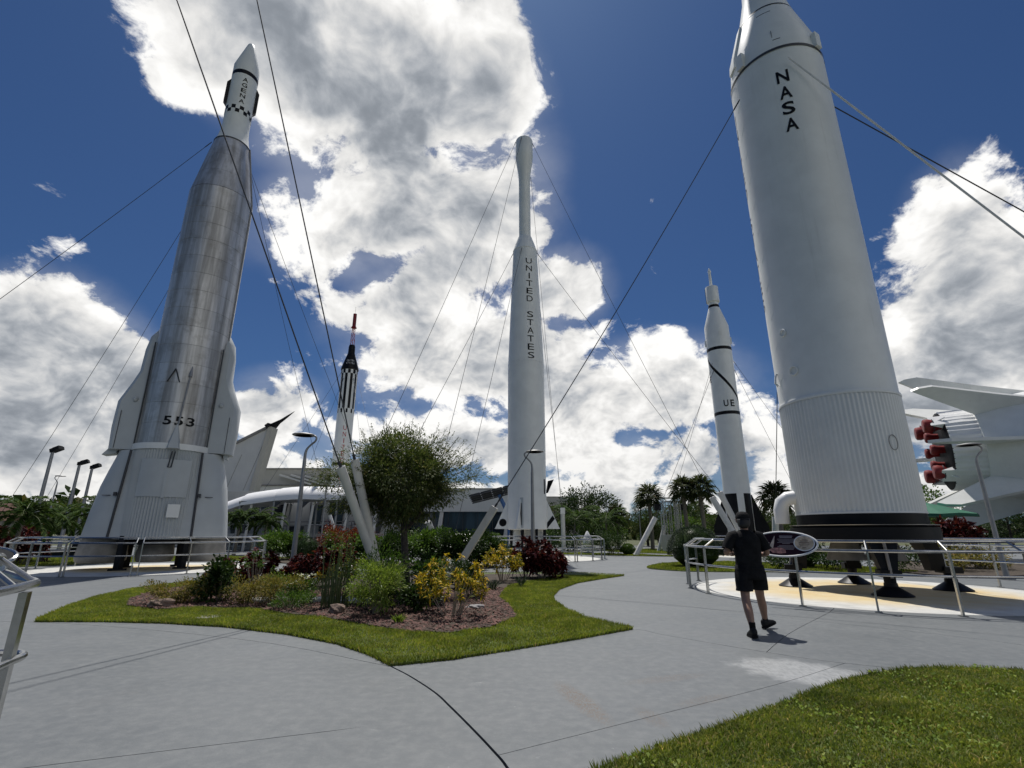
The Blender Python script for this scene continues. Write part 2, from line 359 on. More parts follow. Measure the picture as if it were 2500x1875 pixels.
class MB:
    def __init__(s): s.v = []; s.f = []
    def add(s, vs, fs):
        o = len(s.v); s.v += [tuple(x) for x in vs]; s.f += [tuple(i + o for i in f) for f in fs]; return s
    def box(s, c, size, rz=0., M=None):
        hx, hy, hz = (q / 2 for q in size)
        vs = [Vector((x * hx, y * hy, z * hz)) for x in (-1, 1) for y in (-1, 1) for z in (-1, 1)]
        m = M if M else Matrix.Rotation(rz, 3, 'Z')
        vs = [m @ v + Vector(c) for v in vs]
        return s.add(vs, [(0, 1, 3, 2), (4, 6, 7, 5), (0, 4, 5, 1), (2, 3, 7, 6), (0, 2, 6, 4), (1, 5, 7, 3)])
    def beam(s, p, q, w, d, upv=(0, 0, 1)):
        p, q = Vector(p), Vector(q); z = (q - p); L = z.length; z.normalize()
        x = Vector(upv).cross(z)
        if x.length < 1e-4: x = Vector((1, 0, 0))
        x.normalize(); y = z.cross(x)
        return s.box((p + q) / 2, (w, d, L), M=Matrix((x, y, z)).transposed())
    def path(s, pts, rad, n=8, cap=True, closed=False):
        pts = [Vector(p) for p in pts]; k = len(pts)
        rad = rad if isinstance(rad, (list, tuple)) else [rad] * k
        o = len(s.v); prev = None
        for i, p in enumerate(pts):
            if closed: t = pts[(i + 1) % k] - pts[i - 1]
            else: t = pts[min(i + 1, k - 1)] - pts[max(i - 1, 0)]
            t.normalize()
            if prev is None:
                a = Vector((0, 0, 1)) if abs(t.z) < .9 else Vector((1, 0, 0))
                x = a.cross(t).normalized()
            else:
                x = prev - t * prev.dot(t)
                x = x.normalized() if x.length > 1e-5 else t.orthogonal().normalized()
            prev = x; y = t.cross(x)
            for j in range(n):
                a = 2 * math.pi * j / n
                s.v.append(tuple(p + (x * math.cos(a) + y * math.sin(a)) * rad[i]))
        m = k if closed else k - 1
        for i in range(m):
            for j in range(n):
                a = o + i * n + j; b = o + i * n + (j + 1) % n
                c = o + ((i + 1) % k) * n + (j + 1) % n; d = o + ((i + 1) % k) * n + j
                s.f.append((a, b, c, d))
        if cap and not closed:
            s.f.append(tuple(o + j for j in range(n))[::-1]); s.f.append(tuple(o + (k - 1) * n + j for j in range(n)))
        return s
    def lathe(s, prof, n=48, c=(0, 0, 0), ripple=None, cap=True, a0=0., a1=2 * math.pi, axis='Z'):
        full = abs(a1 - a0 - 2 * math.pi) < 1e-6
        m = n if full else n + 1; o = len(s.v)
        for z, r in prof:
            for j in range(m):
                a = a0 + (a1 - a0) * j / n
                rr = r + (ripple(j) if ripple else 0)
                x, y, zz = rr * math.sin(a), -rr * math.cos(a), z
                if axis == 'X': x, y, zz = z, rr * math.sin(a), rr * math.cos(a)
                s.v.append((x + c[0], y + c[1], zz + c[2]))
        for i in range(len(prof) - 1):
            for j in range(n):
                j2 = (j + 1) % m
                s.f.append((o + i * m + j, o + i * m + j2, o + (i + 1) * m + j2, o + (i + 1) * m + j))
        if cap and full:
            if prof[0][1] > 1e-4: s.f.append(tuple(o + j for j in range(m))[::-1])
            if prof[-1][1] > 1e-4: s.f.append(tuple(o + (len(prof) - 1) * m + j for j in range(m)))
        return s
    def patch(s, r, z0, z1, a0, a1, n=6, th=.006, c=(0, 0, 0)):
        o = len(s.v)
        for j in range(n + 1):
            a = a0 + (a1 - a0) * j / n
            for rr in (r - .01, r + th):
                for z in (z0, z1): s.v.append((rr * math.sin(a) + c[0], -rr * math.cos(a) + c[1], z + c[2]))
        for j in range(n):
            b = o + 4 * j; d = b + 4
            s.f += [(b + 2, d + 2, d + 3, b + 3), (b, b + 2, b + 3, b + 1)[::1] if j == 0 else (b + 3, d + 3, d + 1, b + 1), (b + 2, b, d, d + 2)]
            if j == 0: s.f.append((b + 3, d + 3, d + 1, b + 1))
            if j == n - 1: s.f.append((d, d + 1, d + 3, d + 2))
        return s
    def prism(s, poly, y0, y1, M=None, c=(0, 0, 0)):
        """poly in XZ, extruded along Y"""
        k = len(poly); vs = [Vector((x, y0, z)) for x, z in poly] + [Vector((x, y1, z)) for x, z in poly]
        if M: vs = [M @ v for v in vs]
        vs = [v + Vector(c) for v in vs]
        fs = [tuple(range(k)), tuple(range(2 * k - 1, k - 1, -1))]
        fs += [(i, k + i, k + (i + 1) % k, (i + 1) % k) for i in range(k)]
        return s.add(vs, fs)
    def loft(s, rings, cap=True):
        n = len(rings[0]); o = len(s.v)
        for r in rings: s.v += [tuple(p) for p in r]
        for i in range(len(rings) - 1):
            for j in range(n):
                s.f.append((o + i * n + j, o + i * n + (j + 1) % n, o + (i + 1) * n + (j + 1) % n, o + (i + 1) * n + j))
        if cap:
            s.f.append(tuple(o + j for j in range(n))[::-1]); s.f.append(tuple(o + (len(rings) - 1) * n + j for j in range(n)))
        return s
    def mesh(s, name, smooth=True, ang=35):
        me = bpy.data.meshes.new(name); me.from_pydata(s.v, [], s.f); me.validate(); me.update()
        bm = bmesh.new(); bm.from_mesh(me); bmesh.ops.recalc_face_normals(bm, faces=bm.faces); bm.to_mesh(me); bm.free()
        if smooth:
            me.polygons.foreach_set('use_smooth', np.ones(len(me.polygons), dtype=bool)); me.set_sharp_from_angle(angle=R(ang))
        return me
    def build(s, name, mat, parent=None, loc=None, smooth=True, ang=35):
        return link(name, s.mesh(name, smooth, ang), mat, parent, loc)
def tube(p, q, r, n=8): return MB().path([p, q], r, n)
def copy_tree(o, parent=None):
    c = o.copy(); COL.objects.link(c); c.parent = parent
    for ch in o.children: copy_tree(ch, c)
    return c
_gl = {}
def glyph(ch, bold=.012):
    if (ch, bold) in _gl: return _gl[(ch, bold)]
    cu = bpy.data.curves.new('g', 'FONT'); cu.body = ch; cu.fill_mode = 'FRONT'; cu.offset = bold; cu.resolution_u = 4
    o = bpy.data.objects.new('g', cu); COL.objects.link(o)
    dg = bpy.context.evaluated_depsgraph_get(); me = o.evaluated_get(dg).to_mesh()
    vs = [(v.co.x, v.co.y) for v in me.vertices]; fs = [tuple(p.vertices) for p in me.polygons]
    bpy.data.objects.remove(o); bpy.data.curves.remove(cu)
    xs = [v[0] for v in vs]; ys = [v[1] for v in vs]
    x0, x1, y0, y1 = min(xs), max(xs), min(ys), max(ys)
    vs = [((x - x0) / (x1 - x0) - .5, (y - y0) / (y1 - y0) - .5) for x, y in vs]
    _gl[(ch, bold)] = (vs, fs); return vs, fs
def letters(items, rfun, bold=.012, th=.012):
    """items: (char, angle, z, width, height) laid on a body of revolution of radius rfun(z)"""
    mb = MB()
    for ch, a, z, w, h in items:
        vs, fs = glyph(ch, bold)
        bm = bmesh.new(); bv = [bm.verts.new((x * w, 0, y * h)) for x, y in vs]
        for f in fs:
            try: bm.faces.new([bv[i] for i in f])
            except ValueError: pass
        for k in range(-3, 4):
            bmesh.ops.bisect_plane(bm, geom=bm.verts[:] + bm.edges[:] + bm.faces[:], plane_co=(k * w / 8, 0, 0), plane_no=(1, 0, 0))
        bm.verts.index_update(); vv = []
        for v in bm.verts:
            r = rfun(z + v.co.z) + th; aa = a + v.co.x / r
            vv.append((r * math.sin(aa), -r * math.cos(aa), z + v.co.z))
        mb.add(vv, [[v.index for v in f.verts] for f in bm.faces]); bm.free()
    return mb
def pip(P, poly):
    x, y = P[:, 0], P[:, 1]; inside = np.zeros(len(P), bool); n = len(poly)
    for i in range(n):
        x0, y0 = poly[i]; x1, y1 = poly[(i + 1) % n]
        c = ((y0 > y) != (y1 > y)); inside ^= c & (x < (x1 - x0) * (y - y0) / ((y1 - y0) + 1e-12) + x0)
    return inside
def smooth_poly(p, it=2):
    for _ in range(it):
        q = []
        for i in range(len(p)):
            a, b = p[i], p[(i + 1) % len(p)]
            q += [(a[0] * .75 + b[0] * .25, a[1] * .75 + b[1] * .25), (a[0] * .25 + b[0] * .75, a[1] * .25 + b[1] * .75)]
        p = q
    return p
def spline(pts, k=6):
    out = []; P = [Vector(p) for p in pts]
    for i in range(len(P) - 1):
        a, b, c, d = P[max(i - 1, 0)], P[i], P[i + 1], P[min(i + 2, len(P) - 1)]
        for j in range(k):
            t = j / k
            out.append(.5 * ((2 * b) + (c - a) * t + (2 * a - 5 * b + 4 * c - d) * t * t + (3 * b - a - 3 * c + d) * t ** 3))
    out.append(P[-1]); return out
def sheet(name, poly, z, mat, depth=.05, parent=None):
    return MB().prism([(x, 0) for x, y in poly], 0, 0) if False else _sheet(name, poly, z, mat, depth, parent)
def _sheet(name, poly, z, mat, depth, parent):
    k = len(poly); vs = [(x, y, z) for x, y in poly] + [(x, y, z - depth) for x, y in poly]
    fs = [tuple(range(k))] + [(i, k + i, k + (i + 1) % k, (i + 1) % k) for i in range(k)]
    me = bpy.data.meshes.new(name); me.from_pydata(vs, [], fs); me.update()
    bm = bmesh.new(); bm.from_mesh(me); bmesh.ops.recalc_face_normals(bm, faces=bm.faces)
    if bm.faces[0:1] and sum(f.normal.z * f.calc_area() for f in bm.faces) < 0: bmesh.ops.reverse_faces(bm, faces=bm.faces[:])
    bmesh.ops.triangulate(bm, faces=[f for f in bm.faces if len(f.verts) > 4]); bm.to_mesh(me); bm.free()
    return link(name, me, mat, parent)

# ------------------------------------------------------------------ setting: ground, pavement, lawns, beds
ISLAND = [(-8.14, 9.39), (-9.0, 11.0), (-9.75, 12.7), (-10.2, 14.6), (-10.0, 16.4), (-8.6, 18.0), (-5.5, 19.3), (-2, 20.0), (.6, 20.5), (2.6, 20.3), (4.0, 19.17),
          (2.98, 17.82), (1.99, 16.39), (1.27, 14.53), (.97, 12.98), (.92, 12.01), (1.05, 10.77), (1.3, 9.69), (1.9, 8.7), (.87, 7.87), (0, 7.22), (-.73, 6.7), (-1.38, 6.41),
          (-1.78, 6.95), (-2.4, 7.6), (-3.36, 8.27), (-4.61, 8.88), (-5.83, 9.23), (-6.99, 9.39)]
MULCH = [(-7.9, 11.2), (-6.9, 10.62), (-6.22, 10.9), (-5.16, 10.8), (-4.21, 10.15), (-3.25, 9.6), (-2.33, 8.9), (-1.54, 8.30), (-.92, 8.22), (-.33, 8.7), (.06, 9.7), (.02, 10.5), (-.09, 11.36), (-.3, 12.5), (-.26, 13.58), (-.12, 15.2),
         (.6, 17.0), (1.4, 18.6), (1.6, 19.6), (-2, 19.3), (-5.5, 18.5), (-8.2, 17.2), (-9.2, 15.6), (-9.2, 14), (-8.6, 12.2)]
CORNER = [(.42, 3.45), (.52, 3.72), (.78, 3.90), (1.12, 4.13), (1.50, 4.38), (1.95, 4.70), (2.48, 5.08), (3.12, 5.56), (3.80, 5.97), (4.38, 6.18), (4.82, 6.22), (5.22, 6.16), (6.2, 5.9), (8, 5.1), (9.5, 3.6), (9, 1), (6, -.6), (2, 0), (.5, 2.2)]
TOPIARY_LAWN = [(5.75, 23.1), (6.4, 24.9), (7.6, 26.8), (9.4, 28.4), (12.6, 28), (15.0, 25.2), (16.5, 21.5), (15.3, 20.4), (13, 20.6), (10.5, 20.9), (8.6, 20.9), (7.0, 21.1), (6.2, 22.0)]
FAR_LAWN = [(-4, 39.2), (4, 38.2), (7.2, 36.2), (9.2, 34.9), (11.6, 34.6), (10.5, 36.6), (7, 40), (2, 42), (-4, 42)]
FAR_LAWN2 = [(8, 43), (11, 39.6), (14, 38.2), (20, 37.8), (26, 38), (26, 46), (16, 52), (8, 50)]
LEFT_LAWN = [(-32, 24.5), (-24.5, 21.5), (-21.5, 24.5), (-20.5, 27.6), (-17, 29.5), (-13.5, 29.2), (-12, 31), (-15, 34), (-24, 36), (-34, 33)]
BACK_BED = [(-15.5, 29.5), (-12, 27.2), (-8, 24.5), (-6.5, 22.6), (-2, 21.6), (-.6, 23.4), (-1.2, 25.6), (-5, 26.2), (-7.5, 30), (-11, 32.6), (-15, 32.2)]
RIGHT_BED = [(14.6, 19.2), (17, 18.4), (20, 20), (25, 24), (26, 28), (20, 29), (16, 24)]

def ground_setup():
    me = bpy.data.meshes.new('ground'); S = 2600
    me.from_pydata([(-S, -S, -.09), (S, -S, -.09), (S, S, -.09), (-S, S, -.09)], [], [(0, 1, 2, 3)]); me.update()
    prop(link('ground', me, 'far_ground'), kind='structure')
    # pavement: slabs parted by recessed joints
    strips = []
    def strip(pts, w, k=5):
        pts = spline([(x, y, 0) for x, y in pts], k); L, Rr = [], []
        for i, p in enumerate(pts):
            t = (pts[min(i + 1, len(pts) - 1)] - pts[max(i - 1, 0)]).normalized(); n = Vector((-t.y, t.x, 0)) * w / 2
            L.append((p + n).to_2d()); Rr.append((p - n).to_2d())
        q = L + Rr[::-1]
        if sum(q[i - 1].x * q[i].y - q[i].x * q[i - 1].y for i in range(len(q))) < 0: q = q[::-1]
        strips.append(q)
    strip([(-1.38, 6.41), (-1.09, 6.01), (-.74, 5.44), (-.54, 5.02), (-.32, 4.53), (-.14, 4.11), (-.03, 3.82), (.1, 3.3), (.2, 2.6), (.3, -11)], .022)
    strip([(-63, -18), (-6.5, 2.6), (-3.02, 3.83), (-2.37, 4.01), (-1.65, 4.27), (-.82, 4.64), (-.435, 4.79)], .009)
    strip([(-1.39, 6.405), (.6, 7.9), (1.86, 8.7), (2.26, 8.27), (2.84, 7.57), (3.24, 7.13), (3.67, 6.7), (4.18, 6.39), (4.63, 6.25), (8, 5.4), (63, -4)], .010)
    strip([(-.10, 4.01), (.95, 4.65), (2.68, 5.71), (3.9, 6.57)], .007)
    strip([(3.24, 7.12), (4.24, 8.43), (5.86, 10.25), (6.4, 10.9), (8, 13), (13, 18.5), (30, 34)], .010)
    strip([(-8.3, 9.42), (-4, 10.6), (.85, 13.15), (2.33, 12.36), (3.47, 11.54), (4.32, 10.5), (5.29, 9.47), (6.42, 8.27), (6.94, 7.55), (8, 5.38)], .009)
    strip([(-1.39, 6.405), (-4, 8), (-8.3, 9.42), (-12, 9.2), (-20, 8), (-63, 3)], .010)
    for y in (22.5, 34, 44): strip([(-63, y), (-34, y), (-12, y + .3), (10, y - .4), (34, y), (63, y)], .014, 2)
    V = [(-62, -10), (62, -10), (62, 66), (-62, 66)]; F = [[0, 1, 2, 3]]
    for s in strips:
        o = len(V); V += [tuple(p) for p in s]; F.append(list(range(o, o + len(s))))
    v, e, f, _, _, of = delaunay_2d_cdt([Vector(p) for p in V], [], F, 0, 1e-5)
    keep = [i for i in range(len(f)) if of[i] and not any(q > 0 for q in of[i])]
    edge = {}
    for i in keep:
        g = f[i]
        for a, b in zip(g, list(g[1:]) + [g[0]]): edge.setdefault((min(a, b), max(a, b)), []).append(i)
    comp = {i: i for i in keep}
    def root(a):
        while comp[a] != a: comp[a] = comp[comp[a]]; a = comp[a]
        return a
    for l in edge.values():
        if len(l) == 2: comp[root(l[0])] = root(l[1])
    me = bpy.data.meshes.new('pavement'); me.from_pydata([(-62, -10, -.03), (62, -10, -.03), (62, 66, -.03), (-62, 66, -.03)], [], [(0, 1, 2, 3)]); me.update()
    pav = prop(link('pavement', me, 'joint_fill'), kind='structure')
    groups = {}
    for i in keep: groups.setdefault(root(i), []).append(i)
    for g in groups.values():
        idx = {}; mb = MB(); bd = {}
        for i in g:
            for q in f[i]: idx.setdefault(q, len(idx))
        n = len(idx); vs = [None] * (2 * n)
        for q, k in idx.items(): vs[k] = (v[q].x, v[q].y, 0); vs[n + k] = (v[q].x, v[q].y, -.028)
        fs = []
        for i in g:
            t = f[i]; fs.append(tuple(idx[q] for q in t))
            for a, b in zip(t, list(t[1:]) + [t[0]]):
                if len(edge[(min(a, b), max(a, b))]) == 1: fs.append((idx[a], n + idx[a], n + idx[b], idx[b]))
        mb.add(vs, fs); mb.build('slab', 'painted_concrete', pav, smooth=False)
ground_setup()

def grass_blades(name, label, poly, holes, dens, hgt, wid, mat, z0, lean=.5, ymax=None):
    P = np.array(poly); lo, hi = P.min(0), P.max(0)
    n = int((hi - lo).prod() * dens); Q = lo + rng.random((n, 2)) * (hi - lo)
    k = pip(Q, poly)
    for h in holes: k &= ~pip(Q, h)
    if ymax is not None: k &= Q[:, 1] < ymax
    Q = Q[k]; n = len(Q)
    a = rng.random(n) * 2 * np.pi; h = hgt * (.55 + .75 * rng.random(n) ** 1.4); w = wid * (.7 + .6 * rng.random(n))
    cl = .75 + .5 * np.sin(Q[:, 0] * 3.1 + np.sin(Q[:, 1] * 2.3) * 2) * np.sin(Q[:, 1] * 2.7 + 1.2 * np.cos(Q[:, 0] * 1.9)) ; h *= np.clip(cl, .6, 1.3)
    b = rng.random(n) * 2 * np.pi; l = h * lean * (.3 + rng.random(n))
    sx, sy = np.cos(a) * w / 2, np.sin(a) * w / 2; lx, ly = np.cos(b) * l, np.sin(b) * l
    Z = np.full(n, z0)
    B0 = np.stack([Q[:, 0] - sx, Q[:, 1] - sy, Z], 1); B1 = np.stack([Q[:, 0] + sx, Q[:, 1] + sy, Z], 1)
    M0 = np.stack([Q[:, 0] - sx * .8 + lx * .35, Q[:, 1] - sy * .8 + ly * .35, Z + h * .55], 1); M1 = np.stack([Q[:, 0] + sx * .8 + lx * .35, Q[:, 1] + sy * .8 + ly * .35, Z + h * .55], 1)
    T = np.stack([Q[:, 0] + lx, Q[:, 1] + ly, Z + h * (1 - .25 * lean)], 1)
    V = np.stack([B0, B1, M0, M1, T], 1).reshape(-1, 3); i = np.arange(n)[:, None] * 5
    F = np.concatenate([i + [0, 1, 3], i + [0, 3, 2], i + [2, 3, 4]], 0)
    return prop(link(name, np_mesh(name, V, F), mat), label, 'grass', None, 'stuff')
def edge_blades(name, label, poly, per_m, hgt, wid, mat, z0, out=.03):
    P, nrm = [], []
    k = len(poly); ar = sum(poly[i - 1][0] * poly[i][1] - poly[i][0] * poly[i - 1][1] for i in range(k)); sg = 1 if ar > 0 else -1
    for i in range(k):
        a, b = np.array(poly[i - 1]), np.array(poly[i]); L = np.linalg.norm(b - a); m = int(L * per_m); t = rng.random((m, 1)); n = np.array([b[1] - a[1], a[0] - b[0]]) / (L + 1e-9) * sg
        P.append(a + (b - a) * t + n * (rng.random((m, 1)) * 1.2 - .9) * out); nrm.append(np.repeat(n[None], m, 0))
    P, nrm = np.concatenate(P), np.concatenate(nrm); n = len(P); h = hgt * (.5 + rng.random(n)); a = rng.random(n) * 6.28
    l = h * (.1 + .55 * rng.random(n)); d = nrm * (.6 * rng.random((n, 1)) + .1) + rng.normal(0, .45, (n, 2)); w = wid * (.7 + .6 * rng.random(n))
    sx, sy = np.cos(a) * w / 2, np.sin(a) * w / 2; Z = np.full(n, z0)
    V = np.stack([np.stack([P[:, 0] - sx, P[:, 1] - sy, Z], 1), np.stack([P[:, 0] + sx, P[:, 1] + sy, Z], 1), np.stack([P[:, 0] + d[:, 0] * l * .4 + sx * .7, P[:, 1] + d[:, 1] * l * .4 + sy * .7, Z + h * .6], 1), np.stack([P[:, 0] + d[:, 0] * l, P[:, 1] + d[:, 1] * l, Z + h * .95], 1)], 1).reshape(-1, 3)
    i = np.arange(n)[:, None] * 4
    prop(link(name, np_mesh(name, V, np.concatenate([i + [0, 1, 2], i + [0, 2, 3]], 0)), mat), label, 'grass', None, 'stuff')
def lawns():
    s1 = smooth_poly(ISLAND, 1)
    prop(_sheet('lawn', ISLAND, .028, 'lawn_soil', .027, None), kind='structure')
    prop(_sheet('planting_bed', MULCH, .045, 'soil', .016, None), kind='structure')
    prop(_sheet('lawn', CORNER, .028, 'lawn_soil', .027, None), kind='structure')
    for p in (TOPIARY_LAWN, FAR_LAWN, FAR_LAWN2, LEFT_LAWN): prop(_sheet('lawn', smooth_poly(p, 2), .03, 'lawn_soil', .029, None), kind='structure')
    prop(_sheet('planting_bed', smooth_poly(BACK_BED, 2), .04, 'soil', .038, None), kind='structure')
    prop(_sheet('planting_bed', smooth_poly(RIGHT_BED, 2), .04, 'soil', .038, None), kind='structure')
    grass_blades('lawn_grass', 'bright mown grass bordering the mulched flower bed', ISLAND, [MULCH], 4200, .055, .0075, 'grass_island', .026, .7, 19)
    grass_blades('lawn_grass', 'coarse dark grass of the corner lawn beside the shiny path', CORNER, [], 8500, .050, .0075, 'grass_near', .026, .9)
    P = np.array(CORNER); lo, hi = P.min(0), P.max(0); Q = lo + rng.random((15000, 2)) * (hi - lo); Q = Q[pip(Q, CORNER)]
    Q = Q[(np.sin(Q[:, 0] * 2.3 + 1) * np.cos(Q[:, 1] * 2.9) + .5 * np.sin(Q[:, 0] * 5.1 + Q[:, 1] * 4.3) + .4 * rng.random(len(Q))) > .45]; n = len(Q); z = .05 + .03 * rng.random(n)
    a = rng.random(n) * 6.28; r_ = .008 + .007 * rng.random(n); ring_ = [np.stack([Q[:, 0] + np.cos(a + k * 1.257) * r_, Q[:, 1] + np.sin(a + k * 1.257) * r_, z + .01 * np.sin(a * 3 + k * 2)], 1) for k in range(5)]
    prop(link('clover', np_mesh('clover', np.stack(ring_, 1).reshape(-1, 3), np.arange(n)[:, None] * 5 + np.arange(5)), 'leaf_lime'), 'small clover leaves growing through the corner lawn', 'clover', None, 'stuff')
    for p, l, d in ((TOPIARY_LAWN, 'grass round the big clipped juniper mound', 700), (FAR_LAWN, 'narrow strip of grass at the foot of the slanted white post', 350),
                    (FAR_LAWN2, 'sunny grass in front of the truss tower', 250), (LEFT_LAWN, 'grass behind the steel railing with the coconut palms', 300)):
        grass_blades('lawn_grass', l, smooth_poly(p, 2), [], d, .07, .022, 'grass_island', .028)
    edge_blades('lawn_edge_grass', 'ragged grass fringe along the edge of the flower bed lawn', ISLAND, 520, .055, .0075, 'grass_island', .004, .055)
    edge_blades('lawn_edge_grass', 'long ragged grass fringe along the corner lawn', CORNER, 650, .055, .007, 'grass_near', .004, .06)
    # bark chips
    P = np.array(MULCH); lo, hi = P.min(0), P.max(0); n = 52000
    Q = lo + rng.random((n, 2)) * (hi - lo); Q = Q[pip(Q, MULCH) & (Q[:, 1] < 14.5)]; n = len(Q)
    for part, m in ((slice(0, n // 2), 'bark_chip'), (slice(n // 2, n), 'bark_chip_dark')):
        q = Q[part]; k = len(q); a = rng.random(k) * 6.28; L = .012 + .028 * rng.random(k); w = L * (.3 + .3 * rng.random(k)); z = .048 + .018 * rng.random(k)
        dx, dy = np.cos(a), np.sin(a); tl = (rng.random(k) - .5) * .03
        def pt(s, t, dz=0): return np.stack([q[:, 0] + dx * L * s - dy * w * t, q[:, 1] + dy * L * s + dx * w * t, z + tl * s + dz], 1)
        V = np.stack([pt(-1, -1), pt(1, -1), pt(1, 1), pt(-1, 1), pt(-.8, -.7, .008), pt(.8, -.7, .008), pt(.8, .7, .008), pt(-.8, .7, .008)], 1).reshape(-1, 3)
        i = np.arange(k)[:, None] * 8
        F = np.concatenate([i + f for f in ([4, 5, 6, 7], [0, 1, 5, 4], [1, 2, 6, 5], [2, 3, 7, 6], [3, 0, 4, 7])], 0)
        prop(link('bark_mulch', np_mesh('bark_mulch', V, F), m), {'bark_chip': 'reddish bark chips strewn over the flower bed', 'bark_chip_dark': 'weathered dark brown bark chips among the red ones'}[m], 'mulch', None, 'stuff')
lawns()

# ------------------------------------------------------------------ launch pads with steel railings
ATLAS = (-15.7, 23.3); TITAN = (9.75, 14.65); DELTA = (.95, 32.5); JUNO = (16.2, 37.0); REDST = (-18.3, 54.0)
def pad(c, r, mat, r_in, cuts=True):
    pad_mat(mat, c[0], c[1], r_in)
    o = MB().lathe([(0, r), (.006, r - .004), (.006, 0)], 96).build('launch_pad', mat, None, (c[0], c[1], 0)); prop(o, kind='structure')
pad((9.35, 14.3), 4.25, 'pad_near', 2.4); pad((-15.8, 23.1), 4.4, 'pad_left', 1.8); pad((.95, 32.5), 4.4, 'pad_middle', 1.2); pad((16.2, 37), 4.3, 'pad_right', 1.2); pad((-29, 33), 4.6, 'pad_far', 1.2)
def railing(label, c, r, panels, zo=1.12, zi=1.30, zm=.68, inset=.30, step=17., post=.027):
    t = thing('safety_railing', label, 'railing', (c[0], c[1], 0), 0, 'round steel railings')
    def pt(a, rr, z): return (rr * math.sin(R(a)), -rr * math.cos(R(a)), z)
    for a0, a1 in panels:
        n = max(1, round((a1 - a0) / step)); m = max(2, int((a1 - a0) / 4))
        for nm, rr, z, rad in (('outer_rail', r, zo, .028), ('inner_rail', r - inset, zi, .028), ('mid_rail', r + .0, zm, .024)):
            MB().path([pt(a0 + (a1 - a0) * i / m, rr, z) for i in range(m + 1)], rad, 8).build(nm, 'rail_steel', t)
        for i in range(n + 1):
            a = a0 + (a1 - a0) * i / n
            x, y, _ = pt(a, r, 0)
            MB().box((x, y, zo / 2 - .01), (.034, .066, zo - .02), R(a)).box((x, y, .012), (.12, .12, .012), R(a)).build('post', 'rail_steel', t, smooth=False)
            tube(pt(a, r - .02, zo), pt(a, r - inset + .01, zi), .020).build('rung', 'rail_steel', t)
    return t
railing('steel railing round the pad of the big rocket lettered NASA', (9.35, 14.3), 4.47, [(-131, 118)])
railing('steel railing round the pad of the bare metal rocket', (-15.8, 23.1), 4.6, [(-109, -66), (-64, 2.5), (4, 29), (31.5, 146)], step=18)
railing('steel railing round the pad of the slender rocket lettered UNITED STATES in black', (.95, 32.5), 4.65, [(-110, -42), (-40, 31.5), (33.5, 128)])
railing('steel railing round the pad of the white rocket lettered UE', (16.2, 37), 4.5, [(-150, 95)])
railing('steel railing on the lawn beyond the coconut palms', (-29, 33), 4.6, [(-80, 150)])

# ------------------------------------------------------------------ rockets (local -Y faces the path)
def face(c): return math.atan2(-c[0], c[1])
def rocket(name, label, c): return thing(name, label, 'rocket', (c[0], c[1], 0), face(c))
def at_ang(r, a, z): return (r * math.sin(a), -r * math.cos(a), z)
def interp(prof):
    def f(z):
        for (z0, r0), (z1, r1) in zip(prof, prof[1:]):
            if z0 <= z <= z1: return r0 + (r1 - r0) * (z - z0) / (z1 - z0)
        return prof[-1][1] if z > prof[-1][0] else prof[0][1]
    return f
def ring(r, z, w, m, t, th=.02, name='ring'): return MB().lathe([(z - w / 2, r - .02), (z - w / 2, r + th), (z + w / 2, r + th), (z + w / 2, r - .02)], 72, cap=False).build(name, m, t)

